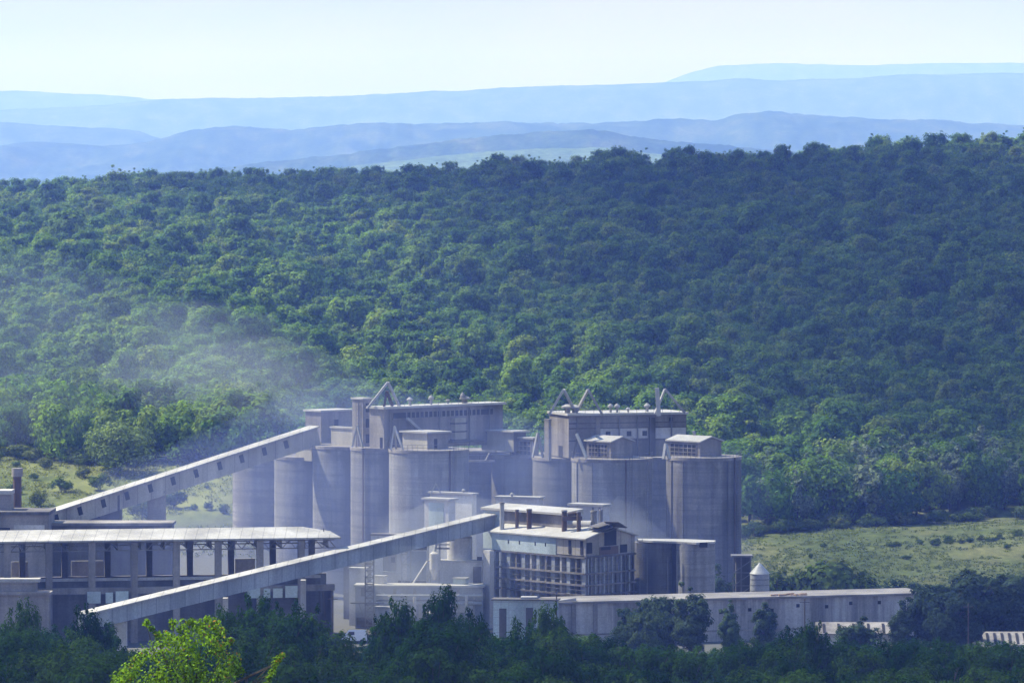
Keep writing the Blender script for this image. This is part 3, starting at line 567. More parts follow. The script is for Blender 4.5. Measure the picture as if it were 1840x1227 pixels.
# main head house of the left battery
u = UB(690, 735, 808, 750, 27, 213); t, r = simple_house("head_house", "long head house with a ribbon window on top of the left silos", "building", u, MT['conc'], MT['roof'], .45, .4)
b = MB(); u.right(b, 2.2, u.R - 2.5, u.z1 - 1.75, u.z1 - .75, .04); rib = b.build("window", MT['dark'], t)
b = MB()
for k in range(24):
    if k not in (0, 1, 2, 21, 22, 23): a = 2.2 + (u.R - 4.7) * k / 23; u.right(b, a - .13, a + .13, u.z1 - 1.75, u.z1 - .75, .1)
b.build("mullion", MT['conc'], rib)
b = MB(); u.right(b, 2.0, u.R - 2.2, u.z1 - 1.98, u.z1 - 1.753, .18); b.build("sill", MT['conc'], rib)
b = MB(); u.right(b, 16.2, 18.8, u.z1 - 6.2, u.z1 - 2.1, 1.2); lb = b.build("lift_box", MT['cream'], t)
b = MB()
for k in range(3): u.right(b, 16.0, 19.0, u.z1 - 6.2 + k * 1.5, u.z1 - 5.95 + k * 1.5, 1.35)
b.build("ledge", MT['conc_dark'], lb)
b = MB(); p0 = Vector((*u.pt(-.6, 5), u.z1 - 1.8)); p1 = Vector((*u.pt(-.6, 9), u.z1 - 4.6)); b.beam(p0, p1, .5, .5); b.build("chute", MT['pale_frame'], t)
b = MB(); u.right(b, 3.0, 15.5, u.z1 - 4.6, u.z1 - 4.3, .25); b.build("ledge", MT['conc'], t)
b = MB(); u.right(b, 15.5, 23.5, u.z1 - 6.55, u.z1 - 6.21, 1.6); b.build("platform", MT['conc_dark'], t)
b = MB(); u.left(b, .4, 1.1, u.z0 + .1, u.z0 + 2.2, .05); b.build("door", MT['dark'], t)
HH1 = (u, t)
for a_ in (1.2, 13.2, 20.5, 25.5): b = MB(); p_ = u.pt(-.3, a_); b.tube((*p_, u.z0), (*p_, u.z1 - .3), .14, n=8); b.build("pipe", MT['steel'], t)
Yr = 752; apx = at(697, 687, Yr)
tri_frame(t, apx, [at(661, 733, Yr - 1), at(719, 733, Yr + 2)], .4); tri_frame(t, at(695, 703, Yr), [at(690, 731, Yr), at(705, 729, Yr + 1)], .45, 'rust')
for px, py, h, r_ in [(747, 729, 1.5, .55), (785, 728, 1.7, .5), (846, 726, 1.3, 1.0), (842, 727, 2.0, .45), (815, 728, .9, .4)]:
    aa = (px - 690) / 213 * u.R; q = u.pt(1.8, aa); vent(t, Vector((q[0], q[1], u.z1 + .38)), h, r_)
u = UB(768, 779, 808, 743, 46, 37); u.z0 = Z(812, 743); t, r = simple_house("cabin", "cream fronted cabin with a dark doorway on the widest left silo", "cabin", u, MT['cream'], MT['roof_white'], .45, .3)
b = MB(); u.right(b, 0, u.R, u.z0, u.z1 - .01, .04); pw = b.build("shaded_side_wall", MT['conc'], t); b = MB(); u.right(b, 1.5, 2.3, u.z0 + .2, u.z0 + 2.3, .08); b.build("door", MT['dark'], t)  # darker side slab puts the sunless face's shade into its colour
tri_frame(t, at(709, 766, 742), [at(702, 808, 742), at(724, 808, 741), at(712, 808, 744)], .32)
tri_frame(t, at(705, 772, 744), [at(693, 808, 744)], .25, 'steel', "brace")
u = UB(923, 777, 806, 762, 58, 22); u.z0 = Z(812, 762); t, r = simple_house("cabin", "cream cabin with wide flat roof over the dark gap", "cabin", u, MT['cream'], MT['roof_white'], .5, .28)
b = MB(); u.right(b, 0, u.R, u.z0, u.z1 - .01, .04); b.build("shaded_side_wall", MT['conc_dark'], t)  # dark slab colours in the shade of the right face
def roof_rail(u, t, h=1.0, o=.25):
    b = MB(); c = [u.pt(u.L + o, -o), u.pt(-o, -o), u.pt(-o, u.R + o)]; z = u.z1 + .38
    for p0, p1 in zip(c[:-1], c[1:]):
        n = max(2, int((Vector(p1) - Vector(p0)).length / 1.6))
        for i in range(n + 1): q = Vector(p0).lerp(Vector(p1), i / n); b.beam((q.x, q.y, z), (q.x, q.y, z + h), .06)
        for hh in (h, h * .5): b.beam((*p0, z + hh), (*p1, z + hh), .05)
    return b.build("railing", MT['steel'], t)
# beams crossing the dark gap
t = thing("walkway", "narrow walkway with braces bridging the dark gap between the batteries", "walkway", tuple(at(862, 830, 752)))
b = MB(); b.beam(at(840, 829, 752), at(886, 828, 757), .9, .35); b.build("deck", MT['conc'], t)
b = MB(); b.beam(at(842, 818, 752), at(886, 817, 757), .1); b.build("rail", MT['steel'], t)
b = MB(); b.beam(at(862, 812, 755), at(862, 829, 755), .22); b.beam(at(872, 828, 755), at(880, 812, 757), .2); b.build("brace", MT['steel'], t)
b = MB(); b.beam(at(838, 812, 752), at(890, 811, 757), .7, .4); b.build("beam", MT['conc'], t)

roof_rail(*HH1)
# --- right battery head houses
u = UB(958, 789, 823, 760, 42, 10); t, r = simple_house("cabin", "dark windowed cabin on the first silo of the right battery", "cabin", u, MT['conc'], MT['roof_white'], .35, .3)
window_on(u, t, 'l', .5, u.L - .5, u.z0 + .5, u.z1 - .5, (5, 3), MT['conc'])
tri_frame(t, at(966, 778, 752), [at(957, 822, 751), at(976, 822, 751)], .35)
u = UB(1022, 747, 823, 748, 34, 214, 72); t, r = simple_house("head_house", "grey banded head house on top of the right silos", "building", u, MT['conc'], MT['roof'], .35, .4)
for zz0, d in ((1.3, .12), (2.2, .10), (4.4, .14)):
    b = MB(); u.right(b, 0, u.R, u.z1 - zz0 - .18, u.z1 - zz0, d); b.build("ledge", MT['conc_dark'], t)
b = MB(); u.right(b, 6, 15, u.z1 - 4.2, u.z1 - 2.4, .05); b.build("panel", MT['conc_pale'], t)
b = MB(); u.right(b, 16.5, u.R - .1, u.z1 - 4.3, u.z1 - 2.4, .05); b.build("panel", MT['conc_pale'], t)
b = MB(); u.right(b, 15.3, 16.4, u.z0, u.z1 - .5, .35); b.build("pillar", MT['conc_dark'], t)
b = MB(); u.right(b, 5.1, 5.8, u.z0, u.z1 - .2, .35); b.build("pillar", MT['conc'], t)
b = MB(); u.left(b, 3.5, 5.6, u.z0, u.z0 + 2.0, .06); b.build("door", MT['dark'], t)
window_on(u, t, 'r', u.R - 3.3, u.R - 2.6, u.z1 - 1.2, u.z1 - .6); roof_rail(u, t)
for a_ in (1.5, 9.5, 13.0, 19.5): b = MB(); p_ = u.pt(-.3, a_); b.tube((*p_, u.z0), (*p_, u.z1 - .3), .13, n=8); b.build("pipe", MT['steel'], t)
for a_, z_ in ((7.0, 2.9), (11.0, 2.9), (14.0, 2.9), (18.5, 5.4), (8.5, 5.4)): window_on(u, t, 'r', a_, a_ + .9, u.z1 - z_ - .9, u.z1 - z_)
Yq = 747
tri_frame(t, at(1013, 700, Yq), [at(986, 746, Yq), at(1035, 743, Yq + 4)], .42); tri_frame(t, at(1057, 700, Yq), [at(1083, 746, Yq), at(1034, 743, Yq + 4.6)], .42)
b = MB(); b.beam(at(1180.5, 697, Yq), at(1184, 747, Yq), .75, .6); b.build("post", MT['pale_frame'], t)
tri_frame(t, at(1195, 699, Yq + 3), [at(1231, 742, Yq + 4), at(1177, 743, Yq + 2)], .36)
for px, py, h, r_ in [(1027, 744, 1.6, 1.1), (1040, 744, 1.5, 1.1), (1105, 744, 1.6, .5), (1117, 744, 1.6, .5), (1137, 744, .9, .4), (1172, 744, 1.6, .55)]:
    q = u.pt(2.2, (px - 1022) / 214 * u.R); vent(t, Vector((q[0], q[1], u.z1 + .38)), h, r_)
u = UB(986, 755, 822, 747, 8, 5); u.z0 = Z(828, 747); t, r = simple_house("lift_shaft", "thin concrete lift shaft at the left end of the right head house", "tower", u, MT['conc'], MT['conc'], .05, .2)
def skylight_cabin(px, Y, wl, wr, top, bot, label, apex, feet):
    u = UB(px, top, bot, Y, wl, wr); u.z0 = Z(bot + 4, Y); t, r = simple_house("cabin", label, "cabin", u, MT['conc'], MT['roof_white'], .4, .3, None, .75)
    window_on(u, t, 'l', .9, u.L - .6, u.z0 + .8, u.z1 - .5, (6, 3), MT['conc'])
    tri_frame(t, apex, feet, .45); return t, u
t, u = skylight_cabin(1098, 742, 43, 39, 794, 825, "gable roofed cabin with barred windows on the pale dusty silo", at(1036, 779, 740), [at(1054, 823, 739)])
tri_frame(t, at(1038, 783, 741), [at(1029, 823, 741)], .3, 'steel', "brace")
t, u = skylight_cabin(1258, 735, 55, 40, 794, 825, "gable roofed cabin with barred windows on the rightmost silo", at(1196, 797, 733), [at(1192, 825, 732), at(1203, 825, 732)])
tri_frame(t, at(1246, 774, 740), [at(1251, 790, 740)], .5)

# --- conveyor galleries
def gallery(label, p0, p1, h, wd, wall, roof, wins=(), frac=.72):
    t = thing("conveyor_gallery", label, "conveyor gallery", tuple(p0)); d = (p1 - p0).normalized(); side = d.cross(Vector((0, 0, 1))).normalized(); up = side.cross(d).normalized()
    b = MB(); b.beam(p0, p1, wd, h); b.build("wall", wall, t)
    r = MB(); c = up * (h / 2 + .12); r.beam(p0 + c - d * .4, p1 + c + d * .4, wd + .7, .22); r.build("roof", roof, t)
    L = (p1 - p0).length
    for f in wins:
        q = p0 + d * (L * f) + side * (wd / 2 + .01) + up * (h * .14); b = MB(); b.beam(q - d * .42, q + d * .42, .12, h * .46); b.build("window", MT['dark'], t)
    return t
pA = at(70, 943, 742); pB = at(566, 783, 770)
wx = [95, 136, 177, 218.5, 260, 300.6, 342, 384.5, 424.5, 466, 506]
gallery("long cream sloping gallery with a row of dark windows at upper left", pA, pB, 3.2, 3.2, MT['cream_sheet'], MT['roof_sheet'], [(x_ - 70) / 496.0 for x_ in wx])
pC = at(150, 1117, 630); pD = at(884, 937, 712)
t = gallery("long blue grey windowless gallery sloping up to the kiln house in front", pC, pD, 2.4, 2.1, MT['grey_sheet'], MT['roof_sheet'])
for px, yt, wpx, Y in [(217, 1102, 22, 637), (405, 1060, 9, 658), (545, 1028, 9, 674)]:
    c = at(px, yt, Y); b = MB(); h = M(wpx, Y) / 2; b.box(c.x - h, c.x + h, c.y - .8, c.y + .8, -.3, c.z - 1.2); b.build("leg", MT['conc_pale'], t)
def pier(px0, px1, top, Y, label, mat_='conc'):
    t = thing("pier", label, "pier", (X((px0 + px1) / 2, Y), Y, float(ground_z(X(px0, Y), Y))), None)
    b = MB(); z0 = float(ground_z(X(px0, Y), Y)) - 1; b.box(X(px0, Y), X(px1, Y), Y - 1.2, Y + 1.6, z0, Z(top, Y) - .4); b.build("shaft", MT[mat_], t)
    b = MB(); b.box(X(px0 - 2, Y), X(px1 + 2, Y), Y - 1.4, Y + 1.8, Z(top, Y) - .397, Z(top, Y)); b.build("cap", MT['conc'], t); return t
pier(266, 297, 881, 754, "square concrete pier carrying the upper gallery between green bushes")
t = thing("transfer_house", "dark concrete transfer house under the lower half of the upper gallery", "building", (X(180, 750), 750, 0))
b = MB(); b.prism([(X(145, 750), 748), (X(217, 750), 748), (X(217, 750), 753), (X(145, 750), 753)], -1, [Z(912, 748), Z(889, 748), Z(889, 748), Z(912, 748)]); b.build("wall", MT['conc_dark'], t)
b = MB(); b.box(X(150, 748), X(156, 748), 747.8, 748.2, Z(935, 748), Z(918, 748)); b.build("window", MT['dark'], t)
b = MB(); b.box(X(170, 748), X(180, 748), 747.8, 748.2, Z(930, 748), Z(922, 748)); b.build("window", MT['dark'], t)
t = thing("low_shed", "low dark flat roofed shed below the upper gallery, behind the long open shed", "shed", (X(200, 735), 735, 0))
MB().box(X(88, 733), X(308, 733), 733, 739, 0, Z(944, 733)).build("wall", MT['conc_dark'], t); MB().box(X(86, 733), X(311, 733), 732.5, 739.5, Z(944, 733) + .003, Z(939, 733)).build("roof", MT['conc'], t)
t = thing("low_building", "purple grey block at the left edge with a chimney behind", "building", (X(40, 730), 730, 0))
MB().box(X(-60, 728), X(87, 728), 728, 738, 0, Z(925, 728)).build("wall", MT['conc'], t); MB().box(X(-62, 728), X(89, 728), 727.6, 738.4, Z(925, 728) + .003, Z(919, 728)).build("roof", MT['conc_dark'], t)
b = MB(); b.box(X(25, 728), X(80, 728), 727.9, 728.2, Z(958, 728), Z(943, 728)); b.build("panel", MT['conc_pale'], t)
b = MB(); b.box(X(-40, 728), X(18, 728), 727.9, 728.2, Z(956, 728), Z(948, 728)); b.build("window", MT['dark'], t)
t = thing("hopper", "small square hopper box at the left edge beside the brown chimney", "hopper", tuple(at(8, 920, 733)))
MB().box(X(-18, 732), X(20, 732), 732, 736, Z(922, 732), Z(888, 732)).build("box", MT['conc'], t); MB().box(X(-20, 732), X(21, 732), 731.7, 736.3, Z(888, 732) + .003, Z(881, 732)).build("roof", MT['roof'], t)
t = thing("chimney", "short brown chimney with a pale cap at the left edge", "chimney", (X(31, 740), 740, 0))
MB().cyl(X(31, 740), 740, 0, Z(856, 740), .85, .75, n=24).build("stack", MT['rust'], t); MB().cyl(X(31, 740), 740, Z(856, 740), Z(841, 740), 1.0, n=24).build("cap", MT['conc'], t)

# --- long open shed on the left
t = thing("storage_shed", "long open sided shed on concrete columns with pale hipped roof at left", "shed", (X(270, 676), 676, 0))
pa = Vector((X(-110, 670), 670)); pb = Vector((X(613, 681), 681)); d2 = (pb - pa).normalized(); n2 = Vector((-d2.y, d2.x)); W = 14.0
ze = Z(970, 675); zr = ze + 1.3
def S(a, b_): q = pa + d2 * a + n2 * b_; return (q.x, q.y)
LL = (pb - pa).length; th = .25
b = MB(); e0, e1, r0, r1, f0, f1 = (*S(0, 0), ze), (*S(LL, 0), ze), (*S(0, W / 2), zr), (*S(LL - 5.5, W / 2), zr), (*S(0, W), ze), (*S(LL, W), ze)
dn = lambda q: (q[0], q[1], q[2] - th)
b.add([e0, e1, r0, r1, f0, f1] + [dn(q) for q in (e0, e1, r0, r1, f0, f1)], [(0, 1, 3, 2), (2, 3, 5, 4), (1, 5, 3), (6, 8, 9, 7), (8, 10, 11, 9), (7, 9, 11), (0, 6, 7, 1), (1, 7, 11, 5), (5, 11, 10, 4), (0, 2, 8, 6), (2, 4, 10, 8)])
b.build("roof", MT['roof_sheet'], t)
def spx(px, b_=0.0):                                                           # distance along the shed for a photo column
    lo, hi = 0.0, LL
    for _ in range(40):
        mid = (lo + hi) / 2; q = S(mid, b_)
        if 920 + q[0] / q[1] * F < px: lo = mid
        else: hi = mid
    return lo
def post(px, wpx, b_, zt, mat_, zb=-.3):
    a = spx(px, b_); hw = M(wpx, 676) / 2; mb = MB(); mb.prism([S(a - hw, b_ - .5), S(a + hw, b_ - .5), S(a + hw, b_ + .5), S(a - hw, b_ + .5)], zb, zt); return mb.build("column", MT[mat_], t)
for px in (-63, 13, 88, 165, 241, 317, 392, 467, 541): post(px, 12, .9, ze - .4, 'conc')
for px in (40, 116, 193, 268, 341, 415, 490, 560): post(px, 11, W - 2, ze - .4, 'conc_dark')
b = MB()
for bb in (.9, W - 2):                                                          # roof trusses of light angle
    for z_ in (ze - .45, ze - 1.75): b.beam((*S(.5, bb), z_), (*S(LL - 1, bb), z_), .16)
    k = 0
    while k * 1.1 < LL - 2:
        z_a, z_b = (ze - .45, ze - 1.75) if k % 2 else (ze - 1.75, ze - .45); b.beam((*S(.5 + k * 1.1, bb), z_a), (*S(.5 + (k + 1) * 1.1, bb), z_b), .12); k += 1
for k in range(17):
    a = 2 + k * (LL - 4) / 16
    b.beam((*S(a, .9), ze - 1.7), (*S(a, W - 2), ze - 1.7), .15); b.beam((*S(a, W / 2), ze - 1.7), (*S(a, W / 2), zr - .3), .15)
    for j in range(4): b.beam((*S(a, .9 + j * 1.5), ze - 1.7), (*S(a, 1.9 + j * 1.5), ze - .25 + j * .25), .12)
b.build("truss", MT['steel'], t)
z1 = Z(1060, 676); b = MB(); b.prism([S(0, .35), S(LL - 1, .35), S(LL - 1, 1.3), S(0, 1.3)], z1 - .5, z1 + .5); b.build("crane_beam", MT['conc'], t)
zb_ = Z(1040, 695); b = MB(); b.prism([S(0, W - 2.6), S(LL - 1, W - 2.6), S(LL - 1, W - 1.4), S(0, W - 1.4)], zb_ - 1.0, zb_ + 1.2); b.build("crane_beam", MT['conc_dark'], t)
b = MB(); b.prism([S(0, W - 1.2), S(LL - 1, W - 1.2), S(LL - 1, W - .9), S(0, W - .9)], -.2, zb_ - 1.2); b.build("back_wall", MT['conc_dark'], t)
for px0, px1 in ((20, 50), (128, 185), (422, 458)):
    a0, a1 = spx(px0, W - .6), spx(px1, W - .6); b = MB(); b.prism([S(a0, W - .8), S(a1, W - .8), S(a1, W - .5), S(a0, W - .5)], zb_ + 1.0, Z(996, 700)); b.build("panel", MT['conc_pale'], t)
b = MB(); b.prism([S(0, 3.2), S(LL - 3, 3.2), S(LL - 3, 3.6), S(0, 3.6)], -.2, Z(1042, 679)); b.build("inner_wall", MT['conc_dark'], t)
b = MB(); b.prism([S(0, 3.0), S(LL - 3, 3.0), S(LL - 3, 3.8), S(0, 3.8)], Z(1042, 679) + .003, Z(1037, 679)); b.build("ledge", MT['conc_pale'], t)
for px0, px1, y0, y1 in ((157, 181, 1062, 1083), (190, 203, 1064, 1083), (208, 231, 1062, 1083), (445, 468, 1058, 1078), (474, 486, 1061, 1078), (491, 508, 1061, 1078), (513, 535, 1057, 1078)):
    a0, a1 = spx(px0), spx(px1); b = MB(); b.prism([S(a0, .2), S(a1, .2), S(a1, .345), S(a0, .345)], Z(y1, 675), Z(y0, 675)); b.build("white_panel", MT['tile'], t)
b = MB(); b.prism([S(LL - 1.6, .4), S(LL - 1.2, .4), S(LL - 1.2, W - 2.7), S(LL - 1.6, W - 2.7)], -.2, z1 - .6); b.build("end_wall", MT['conc_dark'], t)
t = thing("lean_to", "pale rendered lean-to with a white edged roof at the lower left corner", "building", (X(20, 668), 668, 0))
MB().box(X(-90, 667), X(88, 667), 667, 669.4, -.2, Z(1068, 667)).build("wall", MT['conc'], t); MB().box(X(-92, 667), X(92, 667), 666.5, 669.5, Z(1068, 667) + .003, Z(1063, 667)).build("roof", MT['conc'], t)
t = thing("loading_hut", "white roofed hut standing on the lean-to at the left edge", "hut", (X(20, 668), 668, Z(1063, 667)))
MB().box(X(-90, 668), X(66, 668), 667.6, 669.2, Z(1063, 667), Z(1045, 668)).build("wall", MT['conc'], t); MB().box(X(-92, 668), X(72, 668), 667.2, 669.5, Z(1045, 668) + .003, Z(1039, 668)).build("roof", MT['roof_white'], t)

# --- kiln house
u = UB(1052, 968, None, 690, 168, 91); zt = u.z1; zb2 = Z(999, 690)
t = thing("kiln_house", "gabled kiln house with pale blue upper band above an open column frame", "building", u.base(0))
rise = 1.55; b = MB(); u.z0 = zb2; gw = gable_wall(u, rise); gw.build("wall", MT['tan'], t); gable(u, rise, .5).build("roof", MT['roof_white'], t)
b = MB(); u.left(b, u.L * .31, u.L + .02, zb2 - .15, zt - .15, .10); ban = b.build("blue_band", MT['blue'], t)
for a in (.42, .53, .70, .82): b = MB(); u.left(b, u.L * a - .12, u.L * a + .12, zb2 + 1.1, zb2 + 1.7, .14); b.build("window", MT['dark'], t)
for a in (.025, .15): b = MB(); u.left(b, u.L * a, u.L * a + .6, zb2 + .2, zt - .4, .09); b.build("window", MT['dark'], t)
for b0, b1, z0, z1_ in ((.38, .62, 1.5, 4.0), (.28, .66, .05, 1.35), (.70, .84, .15, 1.5), (.02, .13, .4, 2.2)): b = MB(); u.right(b, u.R * b0, u.R * b1, zb2 + z0, zb2 + z1_, .08); b.build("opening", MT['dark' if z0 != .05 else 'rust'], t)
b = MB(); u.right(b, u.R * .31, u.R * .5, zb2 + .8, zb2 + 1.3, .12); b.build("opening", MT['dark'], t)
b = MB(); u.right(b, -.1, u.R + .1, zb2 - .3, zb2 - .003, .3); u.left(b, -.1, u.L + .1, zb2 - .45, zb2 - .16, .3); b.build("ledge", MT['conc_dark'], t)
b = MB(); q = [u.pt(u.L - 1.2, 1.6), u.pt(1.2, 1.6), u.pt(1.2, u.R - .5), u.pt(u.L - 1.2, u.R - .5)]; b.prism(q, -.2, zb2 - .35); b.build("core_wall", MT['bluegrey'], t)
b = MB(); u.right(b, .5, u.R - .4, .2, zb2 - .35, -.25, .6); b.build("ribbed_wall", MT['silo_a'], t)
for k in range(13): a = .4 + (u.L - .8) * k / 12; b = MB(); w_ = .42 if k % 2 == 0 else .2; b.prism([u.pt(a + w_, -.05), u.pt(a - w_, -.05), u.pt(a - w_, .8), u.pt(a + w_, .8)], -.2, zb2 - .46); b.build("column", MT[('bluegrey', 'conc_pale', 'grey_sheet', 'conc')[(k * 7) % 4]], t)
for k in range(12):
    a = .3 + (u.R - .6) * k / 11; b = MB(); u.right(b, a - .12, a + .12, -.2, zb2 - .31, .12, .3); b.build("column", MT['conc_dark' if k in (0, 11) else ('bluegrey', 'silo_a')[k % 2]], t)
for py in (1031, 1052, 1070):
    z_ = Z(py, 690); b = MB(); u.left(b, -.2, u.L, z_ - .13, z_ + .13, .5, .1); u.right(b, -.5, u.R, z_ - .13, z_ + .13, .35, .1); b.build("girder", MT['conc' if py != 1070 else 'conc_dark'], t)
    b = MB()
    for k in range(24): a = u.L * k / 23; b.beam((*u.pt(a, -.45), z_), (*u.pt(a, -.45), z_ + .9), .05)
    b.beam((*u.pt(0, -.45), z_ + .9), (*u.pt(u.L, -.45), z_ + .9), .06); b.build("railing", MT['steel'], t)
def stack(px, y0, y1, Y, r, mat_):
    p = at(px, y1, Y); zt_ = Z(y0, Y); b = MB(); b.cyl(p.x, p.y, p.z - .8, zt_ - .25, r, n=16); o = b.build("chimney", MT[mat_], t)
    b = MB(); b.cyl(p.x, p.y, zt_ - .25, zt_, r * 1.25, r * 1.1, n=16); b.build("cap", MT['conc'], o)
for a in [(902, 902, 952, 706, .38, 'pale_frame'), (929, 915, 952, 705, .3, 'rust'), (951, 914, 953, 703, .42, 'rust'), (1014, 916, 956, 697, .44, 'rust'), (1040, 918, 957, 695, .36, 'rust'), (1067, 917, 953, 697, .5, 'steel'), (1080, 915, 946, 700, .3, 'steel')]: stack(*a)
p = at(1027, 927, 696); b = MB(); b.beam(at(1010, 931, 696), at(1046, 931, 696), .5, .7); b.tube(at(1020, 924, 696), at(1037, 922, 696), .3); b.build("duct", MT['rust'], t)
b = MB(); q = at(1041, 946, 699); b.tube(at(1020, 943, 699), at(1064, 943, 697), .75, .75, 18); b.build("tank", MT['roof_white'], t)
b = MB()
for p0, p1, wd in (((1066, 947), (1098, 937), .5), ((1098, 937), (1114, 947), .5), ((1070, 952), (1090, 944), .35), ((1078, 955), (1100, 948), .3)): b.beam(at(p0[0], p0[1], 692), at(p1[0], p1[1], 694), 3.0, .12)
b.build("torn_roof_sheet", MT['conc_dark'], t)
u2 = UB(1012, 925, 955, 699, 112, 28); MB().prism(u2.plan(), Z(962, 699), u2.z1 - .003).build("monitor", MT['conc'], t)
MB().prism([u2.pt(u2.L + 4.5, -.6), u2.pt(-.6, -.6), u2.pt(-.6, u2.R + .6), u2.pt(u2.L + 4.5, u2.R + .6)], u2.z1, [u2.z1 + .35, u2.z1 + .35, u2.z1 + .9, u2.z1 + .9]).build("monitor_roof", MT['roof_white'], t)
t2 = thing("transfer_tower", "pale blue transfer tower on a lilac pier where the front gallery ends", "tower", (X(886, 712), 712, 0))
u3 = UB(900, 919, 987, 710, 32, 8); MB().prism(u3.plan(), u3.z0, u3.z1 - .003).build("wall", MT['blue'], t2); MB().prism(u3.plan(.3), u3.z1, u3.z1 + .3).build("roof", MT['roof_white'], t2)
u4 = UB(880, 985, None, 700, 12, 8); MB().prism(u4.plan(), -.3, Z(986, 704)).build("pier", MT['conc_pale'], t2)
# annex bins on the right of the kiln house
t = thing("cement_bins", "pair of joined concrete bins under one flat roof right of the kiln house", "bins", (X(1214, 705), 705, 0))
for px, r_, Y, m_ in ((1172, 36, 704, 'silo_c'), (1250, 35, 700, 'silo_d')):
    MB().cyl(X(px, Y), Y, -.3, Z(973, Y), M(r_, Y), n=56).build("bin", MT[m_], t)
MB().box(X(1185, 705), X(1228, 705), 703.5, 709, -.3, Z(974, 705)).build("infill_wall", MT['conc_dark'], t)
b = MB(); b.prism([(X(1146, 702), 702), (X(1172, 702), 699.9), (X(1215, 700), 698.5), (X(1250, 697), 696), (X(1284, 698), 698), (X(1286, 701), 701), (X(1230, 704), 704), (X(1146, 705), 705)], Z(973, 702) + .01, Z(969.5, 702)); b.build("roof", MT['roof_white'], t)
b = MB(); q = at(1264, 979, 696); b.box(q.x - .7, q.x + .7, 696.4, 697.5, q.z - .4, q.z + .4); b.build("opening", MT['dark'], t)
b = MB()
for k in range(8): z_ = Z(1000 - k * 4, 696); b.beam(at(1146, 1000 - k * 4, 697), at(1154, 1000 - k * 4, 697), .08)
for px in (1146, 1154): b.beam(at(px, 1005, 697), at(px, 968, 697), .1)
b.build("ladder", MT['steel'], t)
for px in (1150, 1163, 1200, 1216): b = MB(); b.beam(at(px, 1000, 698), at(px, 1075, 698), .12); b.build("pipe", MT['steel'], t)

# --- white buildings in the middle
u = UB(806, 899, None, 722, 44, 12, 35); t, r = simple_house("sack_tower", "white tower with projecting flat roof in front of the widest left silo", "tower", u, MT['conc_pale'], MT['roof_white'], .45, .3, z0=0)
b = MB(); u.left(b, 1.0, 4.2, Z(960, 722), u.z1 - .5, .08); b.build("panel", MT['tile'], t)
u = UB(848, 889, None, 731, 76, 8, 35); t, r = simple_house("sack_tower", "plain taller white block behind the white tower", "tower", u, MT['conc_pale'], MT['roof_white'], .3, .3, z0=0)
tri_frame(t, at(783, 868, 731), [at(774, 888, 731), at(793, 888, 731)], .18); vent(t, at(833, 888, 733) , 1.0, .35)
u = UB(968, 896, None, 727, 76, 8, 20); t, r = simple_house("packing_house", "low dusty white block with a ball topped roof vent before the dark gap", "building", u, MT['conc_pale'], MT['roof_white'], .3, .3, z0=0); vent(t, at(920, 895, 729), 1.0, .38)
u = UB(1082, 910, None, 718, 58, 14, 30); t, r = simple_house("packing_house", "white roofed box building behind the kiln house chimneys", "building", u, MT['conc_pale'], MT['roof_white'], .3, .35, z0=0)
for a in (.3, 1.6): b = MB(); u.left(b, a, a + .35, Z(940, 718), u.z1 - .2, .1); b.build("pipe", MT['steel'], t)
u = UB(768, 962, None, 712, 102, 3, 8); t, r = simple_house("mill_building", "white plaster mill building under the front gallery beside the lattice pylon", "building", u, MT['conc_pale'], MT['conc'], .1, .2, z0=0)
def onl(px0, px1, y0, y1, m_, nm, d=.07):
    b = MB(); k = F / u.Y * math.cos(rad(u.al)); u.left(b, (u_px - px1) / k, (u_px - px0) / k, Z(y1, u.Y), Z(y0, u.Y), d); return b.build(nm, MT[m_], t)
u_px = 768
onl(688, 712, 990, 1026, 'conc', "recess"); onl(702, 710, 1001, 1011, 'dark', "window", .1); onl(689, 707, 1026, 1029, 'roof_white', "balcony", .9)
onl(731, 766, 990, 1042, 'bluegrey', "niche"); onl(731, 767, 981, 988, 'dark', "opening", .1); onl(715, 766, 1043, 1051, 'conc_dark', "opening", .1)  # flat blue grey panel drawn where the wall is set back
u = UB(867, 1010, None, 706, 96, 3, 8); t, r = simple_house("mill_building", "low white block with flat roof carrying the round dust tank", "building", u, MT['conc_pale'], MT['roof_white'], .2, .3, z0=0)
u_px = 867; onl(850, 865, 1018, 1054, 'conc', "door"); onl(857, 866, 1000, 1007, 'conc_dark', "parapet", -.1)
t = thing("dust_tank", "round white dome topped tank on the low white block", "tank", tuple(at(826, 1008, 709)))
q = at(826, 1006, 709); zt_ = Z(966, 709)
b = MB(); b.cyl(q.x, q.y, q.z - .1, zt_, 2.15, n=40); b.build("shell", MT['conc_pale'], t)
b = MB()
for k in range(5): a0, a1 = k * 18, (k + 1) * 18; b.cyl(q.x, q.y, zt_ + .9 * math.sin(rad(a0)), zt_ + .9 * math.sin(rad(a1)), 2.15 * math.cos(rad(a0)), max(.01, 2.15 * math.cos(rad(a1))), n=40, cap=False)
b.build("dome", MT['roof_white'], t)
b = MB(); b.beam(at(784, 985, 707), at(808, 985, 707), .3); b.beam(at(784, 978, 707), at(808, 978, 707), .2); b.beam(at(790, 970, 707), at(790, 1006, 707), .3); b.build("pipe", MT['pale_frame'], t)
u = UB(868, 1055, None, 698, 230, 3, 4); t, r = simple_house("plinth_building", "long pale blue plinth wall with a white ledge below the mill buildings", "building", u, MT['bluegrey'], MT['roof_white'], .25, .3, z0=0)
u_px = 868
for px in (706, 742, 820): onl(px, px + 6, 1058, 1072, 'conc', "window")
onl(648, 656, 1057, 1072, 'conc_dark', "window"); onl(640, 668, 1110, 1128, 'conc_dark', "opening"); onl(675, 720, 1082, 1115, 'conc_pale', "panel"); onl(775, 850, 1078, 1100, 'conc_pale', "panel")
